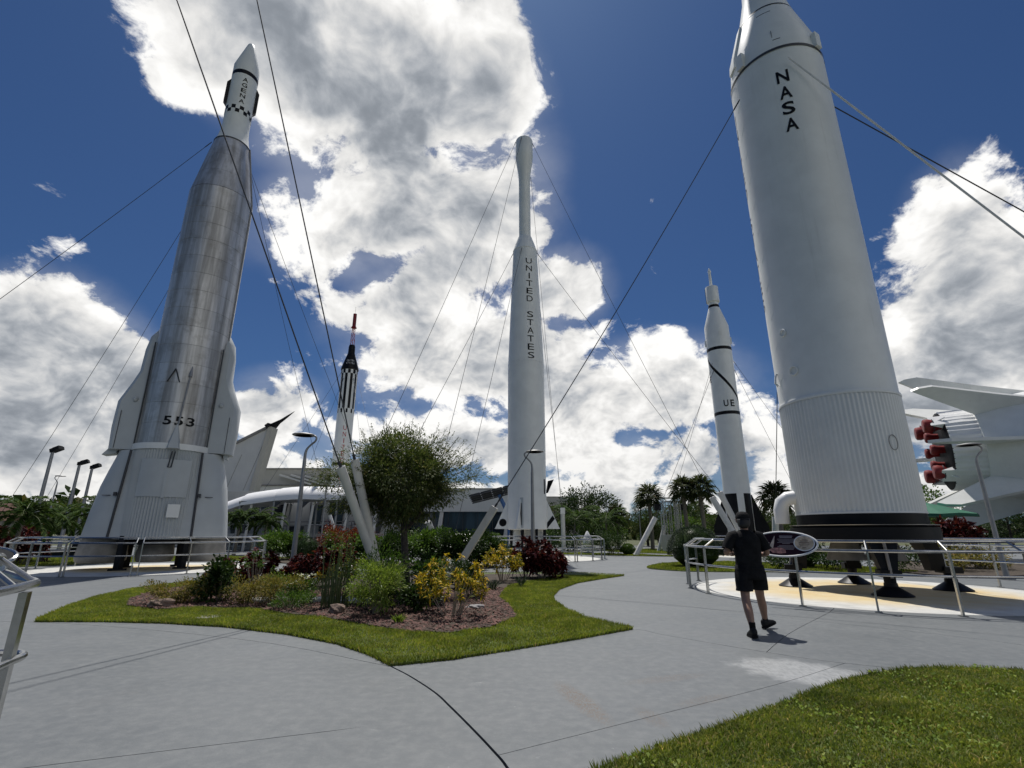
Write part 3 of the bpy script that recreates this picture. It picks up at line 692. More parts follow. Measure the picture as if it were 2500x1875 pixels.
TW = R(-13)
def turn(o):
    o.rotation_euler = (0, 0, TW); return o
def atlas():
    t = rocket('silver_rocket', 'tall rocket of streaked bare metal with white nose lettered AGENA', ATLAS)
    r = 1.50
    zs = [5.25]
    while zs[-1] < 18.2: zs.append(zs[-1] + .93)
    zs[-1] = 18.62
    for a, b in zip(zs, zs[1:]): MB().lathe([(a + .002, r - .008), (a + .008, r), (b - .008, r), (b - .002, r - .008)], 72, cap=False).build('skin_ring', 'steel_skin', t)
    MB().lathe([(5.2, r - .02), (18.6, r - .02)], 48, cap=False).build('liner', 'dark_trim', t)
    tz = [(18.63, r), (19.75, 1.31), (20.9, 1.12), (22.15, .90)]
    for (a, ra), (b, rb) in zip(tz, tz[1:]): MB().lathe([(a + .004, ra), (b - .004, rb)], 72, cap=True).build('taper_ring', 'steel_skin', t)
    ring(.90, 22.17, .08, 'dark_trim', t, .015)
    MB().lathe([(22.2, .90), (22.6, .78), (23.1, .70), (23.45, .68)], 64).build('adapter', 'rocket_white', t)
    MB().lathe([(23.45, .675), (24.05, .675)], 64, cap=False).build('lower_stage_shell', 'rocket_white', t)
    MB().lathe([(24.05, .68), (26.85, .68)], 64, cap=False).build('upper_stage', 'rocket_white', t)
    MB().lathe([(26.85, .683), (27.12, .683)], 64, cap=False).build('black_band', 'black_paint', t)
    MB().lathe([(27.12, .68), (27.75, .68), (29.35, .26), (29.6, .19), (29.72, .10), (29.76, 0)], 64).build('nose_cone', 'rocket_white', t)
    ck = MB(); da = 2 * math.pi / 20
    for k in range(20): ck.patch(.68, 24.34 - .24 * (k % 2) , 24.58 - .24 * (k % 2), k * da, (k + 1) * da, 3)
    ck.build('checker_band', 'black_paint', t)
    letters([(c, R(2), 26.42 - i * .38, .27 if c != 'I' else .07, .27) for i, c in enumerate('AGENA')], lambda z: .68).build('lettering', 'black_paint', t, smooth=False)
    for s in (-1, 1):
        MB().prism([(s * .66, 24.75), (s * .84, 25.0), (s * .84, 26.3), (s * .66, 26.62)], -.13, .13).build('side_pod', 'black_paint', t)
    # equipment pods on both flanks
    def pod(s, prof, m, nm):
        rings = []
        for z, reach, hd in prof:
            rings.append([(s * x, y, z) for x, y in ((1.2, -hd), (reach - .22, -hd), (reach - .06, -hd * .72), (reach, -hd * .3), (reach, hd * .3), (reach - .06, hd * .72), (reach - .22, hd), (1.2, hd))])
        turn(MB().loft(rings).build(nm, m, t))
    for s in (-1, 1):
        pod(s, [(5.02, 2.44, .62), (6.0, 2.50, .62), (7.2, 2.48, .60), (8.1, 2.12, .55), (8.7, 1.92, .52), (9.8, 1.90, .46), (10.5, 1.80, .36), (10.95, 1.55, .16)], 'skirt_white', 'equipment_pod')
        turn(MB().box((s * 2.15, -.63, 5.9), (.02, .02, 1.7)).box((s * 1.42, -.64, 7.6), (.05, .06, 5.0)).build('seam', 'dark_trim', t))
        turn(MB().lathe([(-.12, 0), (-.09, .08), (0, .11), (.09, .08), (.12, 0)], 16, (s * 1.72, -.62, 7.3)).build('dome', 'skirt_white', t))
        if s > 0: MB().path([at_ang(r + .02, R(68), 5.3), at_ang(r + .02, R(68), 18.6), at_ang(.93, R(68), 22.2)], .04, 8).build('raceway', 'pole_grey', t)
        # flared booster fairings
        rings = []
        for z, reach, hd in ((1.25, 2.74, 1.18), (2.3, 2.62, 1.10), (3.4, 2.45, 1.02), (4.1, 2.28, .94), (4.98, 2.04, .84)):
            rr = []
            for k in range(15):
                a = -math.pi / 2 + math.pi * k / 14
                rr.append((s * (.75 + (reach - .75) * math.cos(a) ** .62 if math.cos(a) > 1e-6 else .75), hd * math.sin(a) - .02 * abs(math.sin(a)), z))
            rings.append(rr)
        turn(MB().loft(rings).build('booster_fairing', 'skirt_white', t))
        turn(tube((s * 1.50, -1.17, 1.3), (s * 1.36, -1.0, 4.95), .05).build('seam_pipe', 'dark_trim', t))
        turn(MB().box((s * 1.9, -1.0, 3.0), (.3, .03, .03)).box((s * 1.55, -1.16, 3.05), (.1, .14, .16)).build('bracket', 'dark_trim', t, smooth=False))
        turn(MB().prism([(s * 2.1, 4.86), (s * (2.62 if s < 0 else 2.3), 4.78), (s * 2.1, 5.5)], -.3, .3).build('horn', 'skirt_white', t))
    # ribbed skirt with cover plates
    n = 168
    MB().lathe([(1.22, 1.56), (5.0, 1.50)], n, cap=False, ripple=lambda j: .05 * (j % 2)).build('ribbed_skirt', 'skirt_white', t, ang=20)
    MB().lathe([(1.0, 1.3), (1.4, 1.3)], 32).build('engine_bay', 'black_matte', t)
    MB().patch(1.56, 2.95, 4.55, R(-42), R(28), 16, .05).patch(1.62, 2.9, 4.0, R(-6), R(-2), 2, .03).build('cover_plate', 'skirt_white', t)
    MB().patch(1.62, 2.1, 2.65, R(5), R(21), 4, .07).build('hatch', 'rocket_white', t)
    MB().patch(1.5, 5.0, 5.26, R(-180), R(180), 72, .10).build('ring', 'rocket_white', t)
    MB().path([at_ang(1.60, R(-2), 4.9), at_ang(1.64, R(-4), 4.2), at_ang(1.64, R(0), 4.2), at_ang(1.60, R(2), 4.9)], .03, 6).build('loop_pipe', 'dark_trim', t)
    # vernier fairing, rod and marks on the front
    MB().loft([[at_ang(1.48, R(-14), 5.0), at_ang(1.82, R(-8), 5.02), at_ang(1.82, R(4), 5.02), at_ang(1.48, R(10), 5.0)],
               [at_ang(1.49, R(-3.5), 6.1), at_ang(1.60, R(-3), 6.1), at_ang(1.60, R(-1), 6.1), at_ang(1.49, R(-.5), 6.1)]]).build('vernier_fairing', 'skirt_white', t, smooth=False)
    MB().path([at_ang(1.56, R(-1), 6.1), at_ang(1.56, R(3), 8.35)], .035, 8).path([at_ang(1.56, R(3), 8.35), at_ang(1.57, R(3.2), 8.5), at_ang(1.56, R(3.6), 8.85)], [.08, .07, .01], 8).build('antenna_rod', 'pole_grey', t)
    MB().path([at_ang(1.52, R(-30), 8.05), at_ang(1.53, R(-20), 8.66)], .03, 6).path([at_ang(1.52, R(-11), 8.05), at_ang(1.53, R(-20), 8.66)], .03, 6).build('chevron_mark', 'dark_trim', t)
    for g_ in (('5', R(-18), 6.27, .32, .40), ('5', R(-1), 6.27, .32, .40), ('3', R(16), 6.27, .32, .40)): letters([g_], lambda z: r, .02, .02).build('lettering', 'black_paint', t, smooth=False)
    # feet: engine boots, black legs and shoes
    for x, rb in ((-1.95, .92), (0, .72), (1.95, .82)):
        MB().lathe([(.26, rb * .86), (.34, rb * .95), (.5, rb), (1.0, rb * .93), (1.24, rb * .86)], 28, (x, .15, 0)).build('engine_boot', 'boot_grey', t).rotation_euler = (0, 0, TW)
    for x, y in ((-1.15, -1.0), (1.05, -1.0), (-1.0, 1.2), (1.0, 1.2)):
        MB().beam((x, y, .03), (x * .98, y * .97, 1.35), .24, .24).box((x, y, .04), (.62, .5, .06)).build('leg', 'black_matte', t, smooth=False)
atlas()

def titan():
    t = rocket('broad_rocket', 'broad white rocket lettered NASA, standing on black ribbed base', TITAN); r = 1.525
    n = 352
    MB().lathe([(1.97, r), (5.12, r)], n, cap=False, ripple=lambda j: (.0, .022, .026, .004)[j % 4]).build('ribbed_skirt', 'rocket_white_warm', t, ang=60)
    MB().lathe([(1.95, r - .05), (1.95, r + .04), (2.0, r + .04), (2.0, r)], 96, cap=False).build('rivet_strip', 'rocket_white', t)
    MB().lathe([(5.12, r + .03), (5.17, r + .045), (5.22, r + .03), (5.22, r)], 96, cap=False).build('ring', 'rocket_white', t)
    MB().lathe([(5.2, r), (11.2, r), (17.38, r)], 96, cap=False).build('stage_shell', 'rocket_white', t)
    MB().lathe([(17.36, r + .02), (17.46, r + .02)], 96, cap=False).build('black_line', 'dark_trim', t)
    cone = [(17.4, r), (18.35, 1.44), (20.02, .98)]
    MB().lathe(cone, 96, cap=False).build('adapter_cone', 'rocket_white', t)
    MB().lathe([(20.0, .995), (20.07, .975)], 96, cap=False).build('black_line', 'black_paint', t)
    MB().lathe([(20.06, .965), (21.5, .66), (23.6, .5), (24.6, .42), (25.0, .25), (25.1, 0)], 64).build('capsule', 'rocket_white', t)
    fr = interp(cone)
    letters([(c, R(8), z, .37, .50) for c, z in zip('NASA', (16.17, 15.50, 14.86, 14.20))], lambda z: r, .02, .012).build('lettering', 'black_paint', t, smooth=False)
    letters([(c, R(-81), 16.1 - i * .62, .40 if c != 'I' else .1, .46) for i, c in enumerate('UNITED STATES') if c != ' '], lambda z: r, .012, .003).build('lettering', 'black_paint', t, smooth=False)
    for a, z in ((-38, 17.8), (62, 17.75), (150, 17.8)):
        MB().patch(r - .03, z - .32, z + .28, R(a - 5), R(a + 5), 3, .14).build('bracket_box', 'rocket_white', t)
    # side fairing, panel lines
    sf = MB()
    sf.loft([[at_ang(fr(z) + e, R(a), z) for a, e in ((-70, -.02), (-68, .07), (-52, .07), (-50, -.02))] for z in (18.0, 18.35, 19.2, 20.0)]).build('side_fairing', 'rocket_white', t)
    for z0, a0, a1 in ((17.85, 5, 14), (19.6, -12, 12)):
        MB().patch(fr(z0) - .0, z0 - .012, z0 + .012, R(a0), R(a1), 4, .006).build('panel_line', 'dark_trim', t)
    MB().patch(fr(18.1), 17.85, 18.3, R(4.6), R(5.2), 1, .01).build('panel_line', 'dark_trim', t)
    # hatch covers
    def hoop(a, z, rr, nm='port_cover', w=.02, sq=False, mat='rocket_white'):
        pts = []
        for k in range(20):
            q = 2 * math.pi * k / 20; pts.append(at_ang(r + .03, a + rr * math.cos(q) / r * (.62 if sq else 1), z + rr * math.sin(q)))
        MB().path(pts, w, 6, closed=True).build(nm, mat, t)
    hoop(R(-36), 6.05, .13); hoop(R(-42), 7.3, .10); hoop(R(44), 3.75, .20, 'hatch_frame', .010, True, 'boot_grey')
    for k in range(11):
        z = 5.9 + k * 1.02; MB().path([at_ang(r, R(-60), z), at_ang(r, R(-53), z + .2)], .007, 5).build('wire_clip', 'rocket_white', t)
    MB().path([at_ang(r + .02, R(-66), 6.2), at_ang(r + .07, R(-66), 6.1), at_ang(r + .1, R(-66), 5.9), at_ang(r + .03, R(-66), 5.8)], .03, 6).build('handle', 'rocket_white', t)
    # elbow duct at the foot
    MB().path([at_ang(1.50, R(-74), 2.46), at_ang(1.72, R(-74), 2.44), at_ang(1.88, R(-74), 2.32), at_ang(1.94, R(-74), 2.1), at_ang(1.94, R(-74), 1.72)], .20, 14).build('elbow_duct', 'fresh_white', t)
    # black thrust structure and legs
    MB().lathe([(1.62, r - .3), (1.62, r + .02), (1.96, r + .02)], 72).build('thrust_drum', 'black_paint', t)
    MB().lathe([(1.26, 1.1), (1.26, 1.74), (1.60, 1.74), (1.655, 1.60)], 72).build('thrust_ring', 'black_paint', t)
    MB().lathe([(1.655, 1.742), (1.672, 1.75), (1.672, 1.6)], 72, cap=False).build('rim', 'pole_grey', t)
    rz = face(TITAN)
    for wx, wy in ((8.12, 15.45), (10.35, 16.3), (9.18, 13.08), (11.7, 14.35)):
        v = Vector((wx - TITAN[0], wy - TITAN[1], 0)); v.rotate(Matrix.Rotation(-rz, 3, 'Z')); d = v.normalized(); u = d * 1.45
        lg = MB().loft([[(u.x * s + d.y * w * q - d.x * e, u.y * s - d.x * w * q - d.y * e, z) for w, e in ((-1, .18), (1, .18), (1, -.18), (-1, -.18))] for z, s, q in ((.50, 1.14, .15), (.95, 1.1, .24), (1.30, 1.0, .32))]).build('leg', 'black_matte', t, smooth=False)
        MB().box((v.x, v.y, .52), (.44, .44, .16), math.atan2(d.y, d.x)).path([(v.x, v.y, .2), (v.x, v.y, .46)], .13, 14).build('ankle', 'black_matte', lg, smooth=False)
        MB().lathe([(.008, .43), (.03, .44), (.10, .33), (.22, .15), (.30, .14)], 28, (v.x, v.y, 0)).build('foot', 'black_paint', t)
        tube((u.x * 1.22, u.y * 1.22, 1.28), (u.x * 1.30, u.y * 1.30, .42), .035).build('brace', 'boot_grey', t)
    MB().lathe([(.75, .50), (1.28, .30)], 28, (.45, .3, 0), cap=True).build('engine_bell', 'boot_grey', t)
    MB().lathe([(.75, .50), (1.28, .30)], 28, (-.45, -.1, 0), cap=True).build('engine_bell', 'boot_grey', t)
titan()

def delta():
    t = rocket('slender_rocket', 'slender white rocket lettered UNITED STATES in black, with bulbous top', DELTA)
    prof = [(1.7, 1.22), (12.4, 1.22), (21.1, .86)]
    MB().lathe([(1.66, 1.10), (1.7, 1.22), (12.4, 1.22)], 64).build('tank', 'rocket_white', t)
    MB().lathe([(12.41, 1.215), (21.1, .86)], 64, cap=False).build('tapered_tank', 'rocket_white', t)
    ring(.86, 21.12, .06, 'rocket_white', t)
    MB().lathe([(21.14, .86), (21.6, .74), (22.3, .50)], 64).build('adapter', 'rocket_white', t)
    MB().lathe([(22.3, .43), (27.2, .43), (27.9, .47), (28.9, .62), (29.4, .66)], 48, cap=False).build('upper_stage', 'rocket_white', t)
    MB().lathe([(29.4, .665), (30.9, .665), (31.0, .62), (31.02, 0)], 48).build('fairing', 'rocket_white', t)
    tube((.05, 0, 31), (.05, 0, 31.6), .015).build('antenna', 'cable_dark', t)
    f = interp(prof)
    it = [(c, R(17), 19.93 - i * .598, .44 if c != 'I' else .09, .44) for i, c in enumerate('UNITED STATES') if c != ' ']
    letters(it, f, .0, .012).build('lettering', 'black_paint', t, smooth=False)
    # black pointed fins at the foot: white blades with black marks
    for a, kind in ((-90, 'dot'), (-20, 'wedge'), (90, 'bar'), (170, 'plain')):
        e = Vector((math.sin(R(a)), -math.cos(R(a)), 0)); s = Vector((e.y, -e.x, 0)); M = Matrix((e, s, Vector((0, 0, 1)))).transposed()
        fn = MB().prism([(1.15, 1.72), (2.02, 1.72), (1.30, 3.3), (1.15, 3.6)], -.05, .05, M).build('fin', 'rocket_white', t, smooth=False)
        if kind == 'dot':
            p = [(1.52 + .23 * math.cos(q), 2.1 + .23 * math.sin(q)) for q in np.linspace(0, 2 * math.pi, 24, endpoint=False)]
            MB().prism(p, -.062, .062, M).build('fin_mark', 'black_paint', fn, smooth=False)
        if kind == 'bar': MB().prism([(1.22, 1.74), (1.24, 2.1), (1.58, 2.52), (1.72, 2.32)], -.062, .062, M).build('fin_mark', 'black_paint', fn, smooth=False)
        if kind == 'wedge': MB().prism([(1.2, 1.78), (1.34, 2.6), (1.24, 3.2), (1.20, 3.3)], -.09, .02, M).build('fin_mark', 'black_paint', fn, smooth=False)
    MB().patch(1.22, 1.76, 3.55, R(-20), R(-11), 3, .008).build('panel', 'skirt_white', t)
    MB().prism([(1.2, 3.9), (1.32, 3.9), (1.32, 4.65), (1.72, 4.75), (1.3, 4.45)], -.03, .03).build('vane', 'black_paint', t)
    MB().prism([(1.05, 3.8), (1.12, 3.8), (1.12, 4.7), (1.05, 4.7)], -.62, -.56).build('vane', 'black_paint', t)
    hp = [at_ang(1.235, R(-28) + .11 * math.cos(q), 5.0 + .13 * math.sin(q)) for q in np.linspace(0, 2 * math.pi, 18, endpoint=False)]
    MB().path(hp, .015, 6, closed=True).build('port_cover', 'rocket_white', t)
    for x, y in ((-.75, -.1), (.8, .2), (.05, .6)):
        MB().lathe([(.75, .42), (1.2, .38), (1.68, .30)], 24, (x, y, 0)).build('engine_bell', 'rocket_white_warm', t)
    for x, y in ((-.98, -.4), (-.28, -1.0), (.55, -1.0), (1.05, -.35), (.9, .7), (-.9, .7)):
        MB().box((x, y, .86), (.17, .17, 1.7)).box((x, y, .03), (.4, .4, .05)).build('leg', 'black_matte', t, smooth=False)
delta()

def juno():
    t = rocket('research_rocket', 'white rocket lettered UE with black bands and spiral stripe', JUNO); r = .90
    MB().lathe([(4.18, r), (9.9, r)], 48, cap=False).build('tank', 'rocket_white', t)
    MB().lathe([(9.9, r + .003), (10.15, r + .003)], 48, cap=False).build('black_band', 'black_paint', t)
    MB().lathe([(10.15, r), (15.0, r)], 48, cap=False).build('tank', 'rocket_white', t)
    MB().lathe([(15.0, r + .003), (15.25, r + .003)], 48, cap=False).build('black_band', 'black_paint', t)
    MB().lathe([(15.25, r), (17.1, r), (18.75, .42)], 48).build('nose_section', 'rocket_white', t)
    MB().lathe([(18.75, .423), (18.98, .40)], 48).build('black_band', 'black_paint', t)
    MB().lathe([(18.98, .38), (19.2, .38), (19.28, .49), (20.55, .49), (20.6, .47), (20.62, 0)], 40).build('spinning_tub', 'rocket_white', t)
    MB().box((-.49, -.05, 19.9), (.04, .06, 1.3)).build('strip', 'dark_trim', t)
    MB().lathe([(20.6, .12), (21.9, .10), (22.05, .13), (22.3, .05), (22.4, 0)], 16).build('satellite', 'rocket_white', t)
    n = 26; a0, a1 = R(-85), R(88); sp = MB()
    V = []
    for i in range(n + 1):
        a = a0 + (a1 - a0) * i / n; z = 14.55 - 3.75 * (i / n)
        for dz in (-.16, .16): V.append(at_ang(r + .008, a, z + dz))
    sp.add(V, [(2 * i, 2 * i + 2, 2 * i + 3, 2 * i + 1) for i in range(n)]).build('spiral_stripe', 'black_paint', t)
    for it in (('U', R(2), 10.72, .33, .50), ('E', R(31), 10.72, .30, .50), ('E', R(-74), 12.8, .30, .50)): letters([it], lambda z: r, .02).build('lettering', 'black_paint', t, smooth=False)
    MB().patch(r, 16.1, 16.45, R(6), R(22), 3, .02).build('hatch', 'rocket_white_warm', t)
    for a in (-88, 88): MB().patch(r - .02, 15.6, 16.1, R(a - 6), R(a + 6), 3, .1).build('bracket_box', 'rocket_white', t)
    ring(r, 4.2, .06, 'rocket_white', t, .015)
    # tail: black and white quarters with swept black fins
    for k in range(4):
        a = -62 + 90 * k
        MB().lathe([(1.2, r), (4.17, r)], 16, cap=False, a0=R(a), a1=R(a + 60 if k == 0 else a + 45)).build('tail_panel', 'black_paint', t)
        a2 = a + (60 if k == 0 else 45)
        MB().lathe([(1.2, r + .002), (4.17, r + .002)], 12, cap=False, a0=R(a2), a1=R(a + 90)).build('tail_panel', 'rocket_white', t)
    MB().lathe([(1.15, r - .02), (4.2, r - .02)], 32).build('tail_core', 'dark_trim', t)
    for a in (-90, 0 + 15, 90, 195):
        e = Vector((math.sin(R(a)), -math.cos(R(a)), 0)); s = Vector((e.y, -e.x, 0)); M = Matrix((e, s, Vector((0, 0, 1)))).transposed()
        if a != 15: MB().prism([(.85, 1.25), (1.75, .95), (1.80, 1.9), (1.62, 2.3), (.95, 4.1), (.85, 4.1)], -.06, .06, M).build('fin', 'black_paint', t, smooth=False)
    for x, y in ((-.7, -.5), (.7, -.5), (0, .8)):
        MB().box((x, y, .62), (.22, .22, 1.2)).build('leg', 'black_matte', t, smooth=False)
    MB().lathe([(.02, 1.3), (.35, 1.3), (.36, .6), (1.2, .55)], 32).build('pedestal', 'black_matte', t)
    MB().box((-1.7, .2, .75), (.9, .8, 1.5)).build('equipment_cabinet', 'black_matte', t, smooth=False)
juno()

def redstone():
    t = rocket('checkered_rocket', 'white rocket with black checks, red escape tower and UNITED STATES in red', REDST); r = .89
    MB().lathe([(1.6, r), (8.35, r)], 48, cap=True).build('tank', 'rocket_white', t)
    MB().lathe([(8.35, r + .003), (8.65, r + .003)], 48, cap=False).build('black_band', 'black_paint', t)
    MB().lathe([(8.65, r), (19.0, r), (19.05, r - .05)], 48, cap=True).build('tank', 'rocket_white', t)
    ck = MB(); da = 2 * math.pi / 10
    for k in range(10):
        ck.patch(r, 14.55, 18.55, k * da + .12, (k + .5) * da + .12, 3)
        ck.patch(r, 14.05, 14.5, (k + .0) * da + .12 - .25 * da, (k + .35) * da + .12 - .25 * da, 3)
        ck.patch(r, 18.55, 19.0, (k + .5) * da + .12, (k + 1) * da + .12, 3)
    ck.build('checker_band', 'black_paint', t)
    MB().lathe([(19.05, .95), (19.2, .97), (21.0, .42), (21.1, .38), (21.9, .36), (22.1, .30), (22.15, 0)], 40).build('capsule', 'black_paint', t)
    for z, s in ((20.05, 'UNITED'), (19.72, 'STATES')):
        letters([(c, R(-28 + 11 * i), z, .10 if c != 'I' else .03, .22) for i, c in enumerate(s)], lambda q: .97 - (q - 19.2) * .305, .01, .02).build('lettering', 'fresh_white', t, smooth=False)
    w = MB(); pts = [[(.22 * math.cos(q) * k, .22 * math.sin(q) * k, z) for q in (.5, 2.6, 4.7)] for z, k in ((22.1, 1.25), (22.75, 1.1), (23.4, .95), (24.05, .82), (24.3, .75))]
    for i in range(len(pts) - 1):
        for j in range(3):
            w.path([pts[i][j], pts[i + 1][j]], .025, 5); w.path([pts[i][j], pts[i + 1][(j + 1) % 3]], .018, 5); w.path([pts[i + 1][j], pts[i + 1][(j + 1) % 3]], .018, 5)
    w.build('escape_tower', 'red_letter', t)
    MB().lathe([(24.25, .33), (24.5, .20), (26.0, .20), (26.05, .1), (26.06, 0)], 20).build('escape_motor', 'red_paint', t)
    tube((0, 0, 26), (0, 0, 26.9), .012, 5).build('antenna', 'cable_dark', t)
    for k0, wd in ((0, 'UNITED'), (7, 'STATES')): letters([(c, R(5), 12.35 - (i + k0) * .70, .34 if c != 'I' else .08, .50) for i, c in enumerate(wd)], lambda z: r, .0, .014).build('lettering', 'red_letter', t, smooth=False)
    for a in (-90, 0, 90, 180):
        e = Vector((math.sin(R(a)), -math.cos(R(a)), 0)); s = Vector((e.y, -e.x, 0)); M = Matrix((e, s, Vector((0, 0, 1)))).transposed()
        MB().prism([(.85, 1.4), (1.7, 1.2), (1.7, 1.9), (.88, 3.8)], -.05, .05, M).build('fin', 'rocket_white', t, smooth=False)
    MB().lathe([(.02, 1.2), (1.6, .7)], 24).build('pedestal', 'boot_grey', t)
redstone()

def saturn():
    t = thing('giant_booster', 'huge white booster lying on its side with red engine covers', 'rocket', (26.7, 31.2, 0), R(-30))
    zc, Rb = 6.35, 3.2
    c = (0, 0, zc)
    MB().lathe([(1.55, 2.4), (1.55, 2.58), (2.6, 2.9), (4.2, 3.15), (6.6, Rb)], 64, c, axis='X', cap=False).build('tail_shroud', 'rocket_white', t)
    MB().lathe([(6.61, Rb), (6.68, Rb + .04), (6.75, Rb), (12, 3.28)], 64, c, axis='X', cap=False).build('stage_shell', 'rocket_white', t)
    MB().lathe([(12.0, 3.26), (30, 3.28)], 64, c, axis='X').build('stage_shell', 'rocket_white', t)
    MB().lathe([(.1, 2.35), (1.6, 2.42)], 200, c, axis='X', cap=True, ripple=lambda j: (0, .05, .06, .01)[j % 4]).build('ribbed_barrel', 'fresh_white', t, ang=60)
    MB().lathe([(.0, 2.2), (.08, 2.36), (.14, 2.36)], 48, c, axis='X').build('heat_shield', 'black_matte', t)
    for k in range(8):
        a = R(45 * k)
        e = Vector((0, math.sin(a), math.cos(a))); s = Vector((0, e.z, -e.y)); M = Matrix((Vector((1, 0, 0)), s, e)).transposed()
        MB().prism([(1.7, 2.5), (.2, 3.55), (-1.35, 4.65), (-1.0, 4.8), (-.35, 4.85), (2.6, 3.85), (5.4, 3.0), (5.4, 2.6)], -.09, .09, M, c).build('fin', 'rocket_white_warm', t, smooth=False)
        if k % 2: MB().prism([(.1, 2.0), (-.55, 2.32), (.9, 2.42), (1.9, 2.4)], -.42, .42, M, c).build('fairing_stub', 'fresh_white', t)
    for k in range(4):
        a = R(45 + 90 * k); y, z = 1.98 * math.sin(a), 1.98 * math.cos(a)
        eg = MB().lathe([(.3, .24), (-.15, .27), (-.35, .36), (-.62, .43), (-.80, .41), (-.86, .34), (-.88, 0)], 24, (0, y, zc + z), axis='X').build('engine_cover', 'red_paint', t)
        MB().lathe([(-.42, .41), (-.37, .41)], 24, (0, y, zc + z), axis='X', cap=False).build('band', 'dark_trim', eg)
        a = R(90 * k); y2, z2 = .88 * math.sin(a), .88 * math.cos(a)
        MB().lathe([(.3, .2), (-.3, .24), (-.5, .33), (-.62, .31), (-.66, .26), (-.68, 0)], 24, (0, y2, zc + z2), axis='X').build('engine_cover', 'red_paint', t)
        for q_ in (-.4, .4): tube((.2, y + q_, zc + z * 1.28), (-.35, y + q_ * .3, zc + z * 1.1), .045, 6).build('strut', 'fresh_white', t)
    for y, z, x0 in ((-2.6, 2.7, 7.2), (-3.25, 1.0, 7.4), (-3.1, -.9, 8.2)):
        MB().lathe([(x0, 0), (x0 + .08, .28), (x0 + .3, .48), (x0 + .6, .56), (x0 + 14, .56)], 24, (0, y, zc + z), axis='X').build('outer_tank', 'fresh_white', t)
    for x in (4.9, 10.5, 18):
        MB().box((x, 0, 1.75), (1.6, 5.4, 3.5)).build('cradle', 'wall_grey', t, smooth=False)
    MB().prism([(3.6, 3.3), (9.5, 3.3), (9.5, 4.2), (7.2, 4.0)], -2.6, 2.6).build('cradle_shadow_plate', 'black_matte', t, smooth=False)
saturn()

# ------------------------------------------------------------------ anchors, guy wires, lamps, buildings
def anchor(base, top, label, w=.17, z0=.0, sq=False, stub=True):
    b, tp = Vector(base), Vector(top); d = (tp - b).normalized()
    t = thing('anchor_post', label, 'post', (b.x, b.y, 0), 0, 'slanted white anchor posts')
    s = b + d * ((z0 - b.z) / d.z if d.z else 0); o = Vector((b.x, b.y, 0))
    if sq: MB().beam(s - o, tp - o, w * 2, w * 2, (.2, 1, 0)).build('post_body', 'anchor_white', t, smooth=False)
    else:
        MB().path([s - o, tp - o], w, 20).build('post_body', 'anchor_white', t)
        MB().path([tp - o - d * .02, tp - o + d * .006], w * .86, 20).build('end_plate', 'pole_grey', t)
    if z0 > .1: MB().beam(b - o, s - o + d * .2, w * .8, w * .8).box((0, 0, .05), (.5, .5, .1)).build('stub', 'black_matte', t, smooth=False)
    MB().box(tp - o + d * .06, (.05, .05, .14), M=d.to_track_quat('Z', 'Y').to_matrix()).build('shackle', 'cable_dark', t, smooth=False)
    return tuple(tp + d * .1)
def wire(p, q, r, label, mat='cable_dark', sag=.012, ends=True):
    p, q = Vector(p), Vector(q); L = (q - p).length; n = 14; pts = []
    for i in range(n + 1):
        k = i / n; pts.append(p.lerp(q, k) - Vector((0, 0, 1)) * sag * L * 4 * k * (1 - k) - p)
    t = thing('guy_wire', label, 'cable', tuple(p), 0, 'guy wires of the rockets')
    MB().path(pts, r, 6).build('wire', mat, t)
    if ends:
        for a, d in ((pts[0], pts[1] - pts[0]), (pts[-1], pts[-2] - pts[-1])):
            d = d.normalized(); MB().path([a, a + d * .12, a + d * .45, a + d * .5], [r * 1.1, r * 1.7, r * 1.7, r], 6).build('turnbuckle', 'cable_dark', t)
a1 = anchor((-1.9, 15.64, 0), (-.51, 15.4, 2.2), 'square white anchor post leaning over the yellow croton', .095, 0, True)
a2 = anchor((-2.98, 12.87, 0), (-3.89, 11.49, 2.9), 'white pipe anchor post crossing in front of another by the round tree', .10, .72)
a3 = anchor((-3.08, 13.01, 0), (-3.76, 12.05, 3.14), 'white pipe anchor post behind its crossing twin by the round tree', .10, .80)
a4 = anchor((8.38, 36.0, 0), (9.91, 36, 2.5), 'white anchor post leaning right on the narrow grass strip', .17)
a5 = anchor((12.46, 45, 0), (13.11, 45, 2.08), 'white anchor post leaning beside the truss tower', .16)
a6 = anchor((14.7, 33, 0), (12.81, 33, 3.68), 'lower of two white anchor posts in front of the black rocket tail', .19)
a7 = anchor((15.5, 34.2, 0), (13.76, 34, 4.09), 'upper of two white anchor posts in front of the black rocket tail', .19)
a8 = anchor((12.9, 26.1, 0), (13.16, 26, 2.24), 'upright white anchor post behind the oval sign', .155)
a9 = anchor((-12.8, 40, 0), (-14.02, 40, 2.79), 'slim white anchor post below the tunnel canopy', .13)
a10 = anchor((-3.3, 26.4, 0), (-4.1, 25.4, 2.0), 'white anchor post behind the trunk of the round tree', .16)
wire(a1, (8.02, 14.15, 16.1), .015, 'long dark guy wire from the NASA rocket to the square post')
wire((9.25, 13.05, 16.75), (20.6, 11.3, 0), .030, 'thick white sheathed guy rod in front of the NASA rocket', 'cable_white', 0, False)
wire((11.2, 14.9, 17.1), (31, 14, 0), .022, 'dark guy wire running beside the thick white rod', sag=0)
wire((10.4, 16.05, 16.3), a8, .018, 'guy wire dropping to the upright post behind the sign')
wire(a2, (-12.3, -1.3, 29.8), .015, 'dark cable rising past the bare metal rocket from the front crossing post', sag=.002, ends=False)
wire(a3, (-9.6, 3.8, 30), .015, 'dark cable rising steeply from the rear crossing post', sag=.002, ends=False)
wire((-16.5, 22.75, 22.1), (-34.1, 20.3, 0), .013, 'guy wire from the metal rocket neck down over the left cloud')
